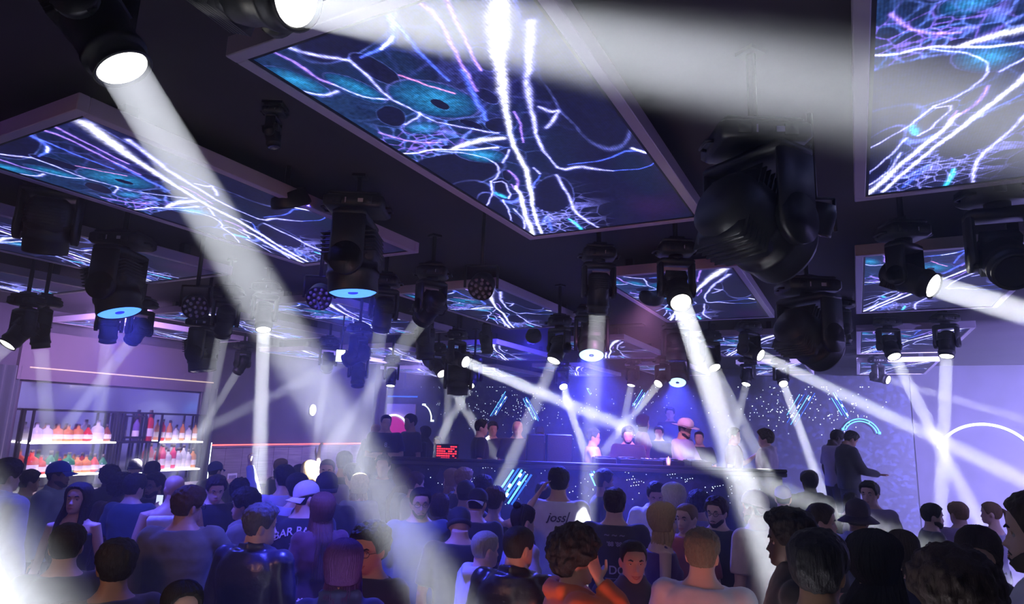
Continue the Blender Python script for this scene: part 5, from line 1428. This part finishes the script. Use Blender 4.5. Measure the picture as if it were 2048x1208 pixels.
person(240, 1075, 2.6, 'person with dark hair low at left, right of the bright haze', face=-5, hair='medium', skin='brown', top='tee', tc=BLK)
person(222, 928, 6.0, 'person with tied-up dark locks seen from behind by the bar', face=10, hair='curly', skin='dark', top='jacket', tc=BLK)
person(244, 944, 5.5, 'dark-haired person behind the one with tied-up locks, maroon top', face=25, hair='afro', skin='dark', top='long', tc=(.06, .02, .04))
person(272, 918, 8.2, 'bartender in a dark flat cap facing the crowd', face=178, hair='short', hc='grey', skin='fair', hat='beanie', hatc=(.05, .04, .05), top='tee', tc=GRY)
person(306, 922, 6.8, 'broad man in a dark beanie and dark jacket by the bar', face=40, hair='crop', skin='tan', hat='beanie', hatc=BLK, top='jacket', tc=BLK, wide=1.1)
person(272, 946, 5.0, 'young man with dark wavy hair and teal shirt, holding a phone', face=30, turn=15, hair='medium', skin='fair', top='tee', tc=(.04, .07, .12), R='phone', phone=True)
person(312, 944, 5.4, 'bearded man in glasses facing left behind the teal shirt', face=222, hair='medium', skin='brown', beard='full', glasses=True, top='jacket', tc=BLK)
person(352, 951, 4.6, 'bald man in a white tank top with orange-lit neck, seen from behind', face=-15, hair=None, skin='tan', top='tank', tc=WHT, wide=1.1)
person(432, 922, 6.9, 'man in a blue cap and grey top behind the panelling light', face=40, hair='crop', skin='fair', hat='cap', hatc=(.05, .06, .3), top='jacket', tc=GRY)
person(434, 946, 5.0, 'pale man with wavy dark hair in a black tee looking down, face lit blue', face=170, nod=14, hair='medium', hc='dark_brown', skin='fair', top='tee', tc=BLK, wide=1.05)
person(483, 955, 5.3, 'dark-haired man in a light denim shirt raising his left fist', face=15, hair='curly', skin='fair', top='long', tc=(.42, .48, .72), L='down', R=((.14, .02, 1.68), (.06, .05, 1.95), 1.6), vox=.008)
person(494, 973, 4.35, 'person in a tan hoodie inside the thick beam, forearm held across the chest', face=-75, hair='curly', skin='tan', top='hoodie', tc=(.26, .2, .17), R='across', L='chest')
person(612, 960, 4.25, 'man in a white backwards cap and black tee printed BAR BACK', face=8, turn=50, hair='crop', skin='fair', hat='capback', hatc=(.8, .74, .8), beard='thin', top='tee', tc=(.02, .018, .04), text=[('BAR BACK', 1.375, .082, 'back', 1.6, (.75, .68, .8)), ('_____', 1.31, .05, 'back', 0, (.4, .2, .35))], wide=1.08)
person(571, 928, 5.2, 'dark-haired man in a pale lilac shirt left of the white backwards cap', face=-20, hair='medium', skin='fair', top='long', tc=(.5, .46, .75), R='bent')
person(597, 945, 4.7, 'person with thick dark hair and lilac shirt directly behind the white cap', face=-10, hair='medium', skin='fair', top='tee', tc=(.5, .46, .75))
person(655, 944, 4.5, 'person in a dark knitted hat with a pale patch, seen from behind', face=5, hair='crop', skin='fair', hat='beanie', hatc=(.02, .02, .03), peakc=(.05, .05, .07), top='jacket', tc=BLK)
person(648, 985, 4.0, 'woman with long brown hair seen from behind between the two caps', face=-12, sex='f', hair='long', hc='red_brown', skin='fair', top='tee', tc=(.1, .03, .05), vox=.009)
person(621, 922, 6.1, 'blonde woman in a bright white top raising one arm straight up', face=-10, sex='f', hair='bob', hc='blonde', skin='fair', top='tank', tc=(.85, .83, .9), R=((.12, .02, 1.62), (.1, .04, 1.86), 1.3), vox=.008)
person(600, 928, 6.6, 'person with dark hair and one hand up making a sign', face=10, hair='medium', skin='tan', top='tee', tc=(.3, .2, .3), R='up', vox=.009)
person(563, 916, 7.0, 'man with receding light hair deep in the crowd near the wall', face=60, hair='crop', hc='light_brown', skin='fair', top='tee', tc=GRY)
person(656, 918, 6.6, 'masked man facing the camera beside the raised arm', face=185, hair='crop', skin='fair', beard='full', hc='grey', top='tee', tc=(.3, .25, .35))
person(690, 903, 7.2, 'tall dark-haired man in haze near the blue strip', face=5, hair='short', skin='tan', top='tee', tc=BLK)
person(706, 925, 7.4, 'shorter dark-haired person in haze near the blue strip', face=-30, hair='medium', skin='tan', top='tee', tc=GRY)
person(721, 948, 5.6, 'blonde woman in haze below the blue upright strip, seen from behind', face=-10, sex='f', hair='bob', hc='blonde', skin='fair', top='tee', tc=(.3, .28, .35))
person(768, 908, 6.6, 'woman with dark tied hair facing the camera below the stage, grey top', face=190, sex='f', hair='bun', skin='fair', top='tee', tc=(.2, .2, .24))
person(806, 934, 6.1, 'woman with long brown hair in right profile below the stage', face=80, sex='f', hair='long', hc='brown', skin='fair', top='tee', tc=GRY)
person(832, 944, 6.3, 'person with a lit profile turned right beside the long-haired woman', face=70, hair='short', hc='brown', skin='fair', top='tee', tc=(.3, .28, .3))
person(842, 974, 4.35, 'round-faced man with slicked hair and glasses in a blue shirt facing the camera', face=172, hair='slick', skin='tan', glasses=True, beard='thin', top='long', tc=(.05, .08, .18), wide=1.12)
person(880, 987, 4.7, 'woman with long wavy brown hair right of the man in glasses', face=10, sex='f', hair='long', hc='brown', skin='fair', top='tee', tc=BLK)
person(905, 937, 6.2, 'woman with light brown hair in left profile near the booth', face=-70, sex='f', hair='long', hc='light_brown', skin='fair', top='tee', tc=BLK)
person(928, 935, 6.4, 'man with a brightly lit cheek looking right near the booth', face=60, hair='short', hc='light_brown', skin='fair', top='tee', tc=BLK)
person(967, 948, 5.6, 'man with round dark hair and lit ear facing right', face=45, hair='medium', skin='fair', top='tee', tc=BLK)
person(932, 960, 4.9, 'person in a plain dark cap beside the cap with a white badge', face=20, hair='crop', skin='tan', hat='cap', hatc=BLK, top='tee', tc=BLK)
person(953, 973, 4.6, 'man in a dark backwards cap with a white patch, head lowered', face=15, nod=20, hair='crop', skin='tan', hat='capback', hatc=BLK, peakc=(.7, .7, .78), top='tee', tc=BLK)
person(990, 971, 4.9, 'brown-haired woman reaching an arm up to the right', face=20, sex='f', hair='medium', hc='brown', skin='fair', top='tank', tc=BLK, R=((.30, .06, 1.52), (.42, .1, 1.74), .6), L='bent', vox=.0075)
# ---- centre and right crowd
person(1118, 934, 4.7, 'tall man in a white tee with dark lettering on the back, facing the booth', face=2, hair='short', skin='tan', top='tee', tc=WHT, wide=1.1, text=[('jossJ', 1.33, .1, 'back', -1.2, (.02, .02, .05))])
person(1047, 1008, 4.0, 'woman with black hair knotted on top and white blouse, face turned right', face=58, sex='f', hair='bun', skin='fair', top='long', tc=(.55, .5, .65), L='bent')
person(1088, 964, 5.6, 'short dark-haired person just left of the tall man in the white tee', face=0, hair='medium', skin='tan', top='tee', tc=BLK)
person(1208, 938, 5.8, 'dark bearded man in right profile in front of the booth', face=75, hair='short', skin='brown', beard='full', top='tee', tc=BLK)
person(1229, 976, 4.3, 'man in a black tee with pale lettering across the back', face=0, hair='short', skin='fair', top='tee', tc=(.018, .018, .035), wide=1.15, text=[('~ ~ ~', 1.40, .07, 'back', 0, (.3, .26, .4)), ("'88 '88", 1.34, .045, 'back', 0, (.4, .35, .5)), ('M DOL', 1.13, .09, 'back', 0, (.6, .55, .65)), ('_______', 1.10, .04, 'back', 0, (.4, .38, .5))])
person(1311, 961, 5.2, 'man in a white jacket looking down beside the booth', face=175, nod=16, hair='short', skin='tan', top='jacket', tc=(.8, .78, .85), R='chest', L='bent')
person(1347, 966, 5.1, 'older person with white blond hair facing left', face=-60, sex='f', hair='bob', hc='white', skin='fair', top='tee', tc=(.4, .36, .5))
person(1324, 1005, 3.9, 'woman with a blonde bob and sleeveless purple top in right profile', face=78, sex='f', hair='bob', hc='blonde', skin='fair', top='tank', tc=(.09, .04, .2), R='bent', L='bent', vox=.0065, cup=True)
person(1374, 1006, 4.3, 'grinning short-haired man facing left towards the blonde woman', face=215, hair='crop', hc='light_brown', skin='fair', smile=True, top='tee', tc=(.35, .06, .07), R='bent')
person(1397, 978, 4.9, 'person with dark curly hair and a striped shirt, seen from behind', face=-10, hair='curly', skin='tan', top='tee', tc=(.25, .22, .35))
person(1433, 991, 4.2, 'bearded man in glasses and dark tee smiling to the left', face=205, hair='medium', hc='dark_brown', skin='fair', beard='full', glasses=True, smile=True, top='tee', tc=(.02, .03, .05), wide=1.08)
person(1510, 979, 4.4, 'bearded man in a white cap and pale pink shirt in the brightest beam', face=-58, hair='crop', skin='fair', hat='capback', hatc=(.8, .72, .72), beard='full', hc='dark_brown', top='tee', tc=(.75, .58, .52), wide=1.2)
person(1640, 1007, 4.0, 'man with short brown hair in right profile behind the dark heads', face=60, turn=30, hair='short', hc='dark_brown', skin='fair', top='tee', tc=BLK)
person(1714, 1001, 3.9, 'person in a dark bucket hat and white jacket seen from behind', face=10, hair='crop', skin='tan', hat='bucket', hatc=(.03, .02, .06), top='jacket', tc=(.6, .58, .65), text=[('M', 1.36, .12, 'back', 0, (.05, .03, .3))])
person(1738, 962, 5.6, 'pink-lit person behind the bucket hat', face=200, hair='short', skin='fair', top='tee', tc=(.3, .25, .4))
person(1565, 971, 5.6, 'person in a small lilac cap deep in the crowd at right', face=0, hair='crop', skin='fair', hat='cap', hatc=(.3, .22, .75), top='tee', tc=BLK)
person(1618, 941, 6.2, 'dark figure in front of the stage rimmed by a narrow beam', face=-20, hair='short', skin='dark', top='hoodie', tc=BLK)
person(1862, 1007, 5.6, 'bearded man in violet haze looking right', face=75, hair='short', skin='fair', beard='full', top='tee', tc=(.05, .05, .08), floor=0)
person(1915, 1004, 6.0, 'faint pink figure in the violet haze left of the neon arch', face=-40, hair='short', hc='light_brown', skin='fair', top='tee', tc=(.4, .3, .45))
person(1981, 1003, 5.6, 'woman in violet haze in left profile with tied hair', face=-85, sex='f', hair='pony', hc='light_brown', skin='fair', top='tank', tc=(.4, .36, .5))
person(1700, 985, 6.6, 'person in haze behind the pink-lit one', face=30, hair='short', skin='tan', top='tee', tc=GRY)
# ---- on and behind the stage
person(1530, 856, 8.2, 'man in a white hoodie in left profile on the stage', face=-85, hair='curly', hc='dark_brown', skin='fair', top='hoodie', tc=(.55, .48, .6), floor=ZST, L='bent', wide=1.1)
person(1664, 856, 9.2, 'man in a white tee on the stage at right, leaning over', face=60, nod=30, hair='short', skin='dark', top='tee', tc=(.5, .46, .6), floor=ZST)
person(1692, 858, 8.8, 'man in a dark waistcoat leaning right on the stage', face=65, nod=28, hair='short', skin='brown', top='jacket', tc=BLK, floor=ZST, R='fwd')
person(1366, 834, 8.6, 'person in a wide white hat and pale shirt behind the booth', face=120, nod=12, hair='short', skin='tan', hat='fedora', hatc=(.75, .66, .8), beard='full', top='long', tc=(.45, .4, .8), floor=ZST, R='fwd', L='fwd')
person(1256, 851, 8.1, 'DJ with headphones looking down at the booth', face=178, nod=14, hair='short', skin='fair', beard='thin', top='tee', tc=(.03, .02, .07), floor=ZST, R='fwd', L='fwd', extra={'headphones': 1})
person(1187, 857, 7.95, 'man with slicked hair and glasses, bright white sleeve, looking right at the booth', face=92, hair='short', skin='fair', glasses=True, top='long', tc=(.7, .7, .8), floor=ZST, R='fwd', L='fwd')
person(1286, 829, 10.2, 'brown-haired woman behind the DJ', face=80, sex='f', hair='bob', hc='brown', skin='fair', top='tee', tc=(.25, .06, .25), floor=ZST)
person(1340, 814, 12.0, 'man with dark hair standing highest at the back of the stage', face=185, hair='short', skin='tan', top='tee', tc=NVY, floor=ZST + .2)
person(1318, 852, 10.6, 'pink-lit head between the DJ and the white hat', face=190, hair='short', skin='fair', top='tee', tc=NVY, floor=ZST)
person(1398, 862, 9.6, 'short-haired person right of the white hat', face=185, hair='crop', skin='fair', top='tee', tc=NVY, floor=ZST)
person(1035, 841, 8.5, 'bald man in a black tee looking down behind the booth', face=176, nod=14, hair=None, skin='fair', top='tee', tc=BLK, floor=ZST)
person(963, 838, 8.6, 'man with dark hair in right profile behind the booth', face=85, hair='slick', skin='fair', top='tee', tc=BLK, floor=ZST)
person(986, 842, 9.4, 'red-lit man behind the one in profile', face=170, hair='medium', skin='tan', top='tee', tc=BLK, floor=ZST)
person(1080, 852, 9.6, 'man in a dark cap behind the monitor speaker', face=180, hair='crop', skin='tan', hat='cap', hatc=BLK, top='tee', tc=BLK, floor=ZST)
person(752, 848, 9.0, 'bald man at the left end of the stage', face=150, hair=None, skin='tan', top='long', tc=(.1, .1, .12), floor=ZST)
person(773, 829, 8.7, 'security man in a black tee with a white badge, arms crossed', face=172, hair='crop', skin='fair', top='tee', tc=BLK, floor=ZST, R='cross', L='cross', text=[('8', 1.28, .09, 'front', 0, (.6, .58, .65)), ('    ___', 1.28, .05, 'front', 0, (.45, .45, .5))], wide=1.1)
person(822, 828, 8.8, 'man in black with short hair turned left at the left end of the stage', face=-120, hair='short', skin='tan', top='tee', tc=BLK, floor=ZST, R='bent')
person(851, 852, 9.2, 'woman in black holding up a phone at the left end of the stage', face=-80, sex='f', hair='long', skin='tan', top='tee', tc=BLK, floor=ZST, R='phone', phone=True)
person(1467, 855, 9.0, 'pink-faced person raising a drink behind the brightest beam', face=100, hair='short', skin='fair', top='tee', tc=(.1, .06, .1), floor=ZST, L='phone')
person(875, 872, 10.5, 'dark-haired person left of the red display', face=190, hair='medium', skin='brown', top='tee', tc=BLK, floor=ZST)
# ---------------------------------------------------------------- haze filling the room
m = bpy.data.materials.new('haze'); m.use_nodes = True; nt = m.node_tree; nt.nodes.clear()
out = nt.nodes.new('ShaderNodeOutputMaterial'); sc_ = nt.nodes.new('ShaderNodeVolumeScatter')
sc_.inputs['Density'].default_value = HAZE_DENSITY; sc_.inputs['Anisotropy'].default_value = 0.25; sc_.inputs['Color'].default_value = (.95, .95, 1, 1)
nt.links.new(sc_.outputs[0], out.inputs['Volume'])
hz = MB().box((WL - .1, WF - .1, -.05), (WR + .1, WB + .1, ZC + .05)).build('haze', m, smooth=False)
tag(hz, 'thin violet haze filling the whole hall', 'haze', kind='stuff')
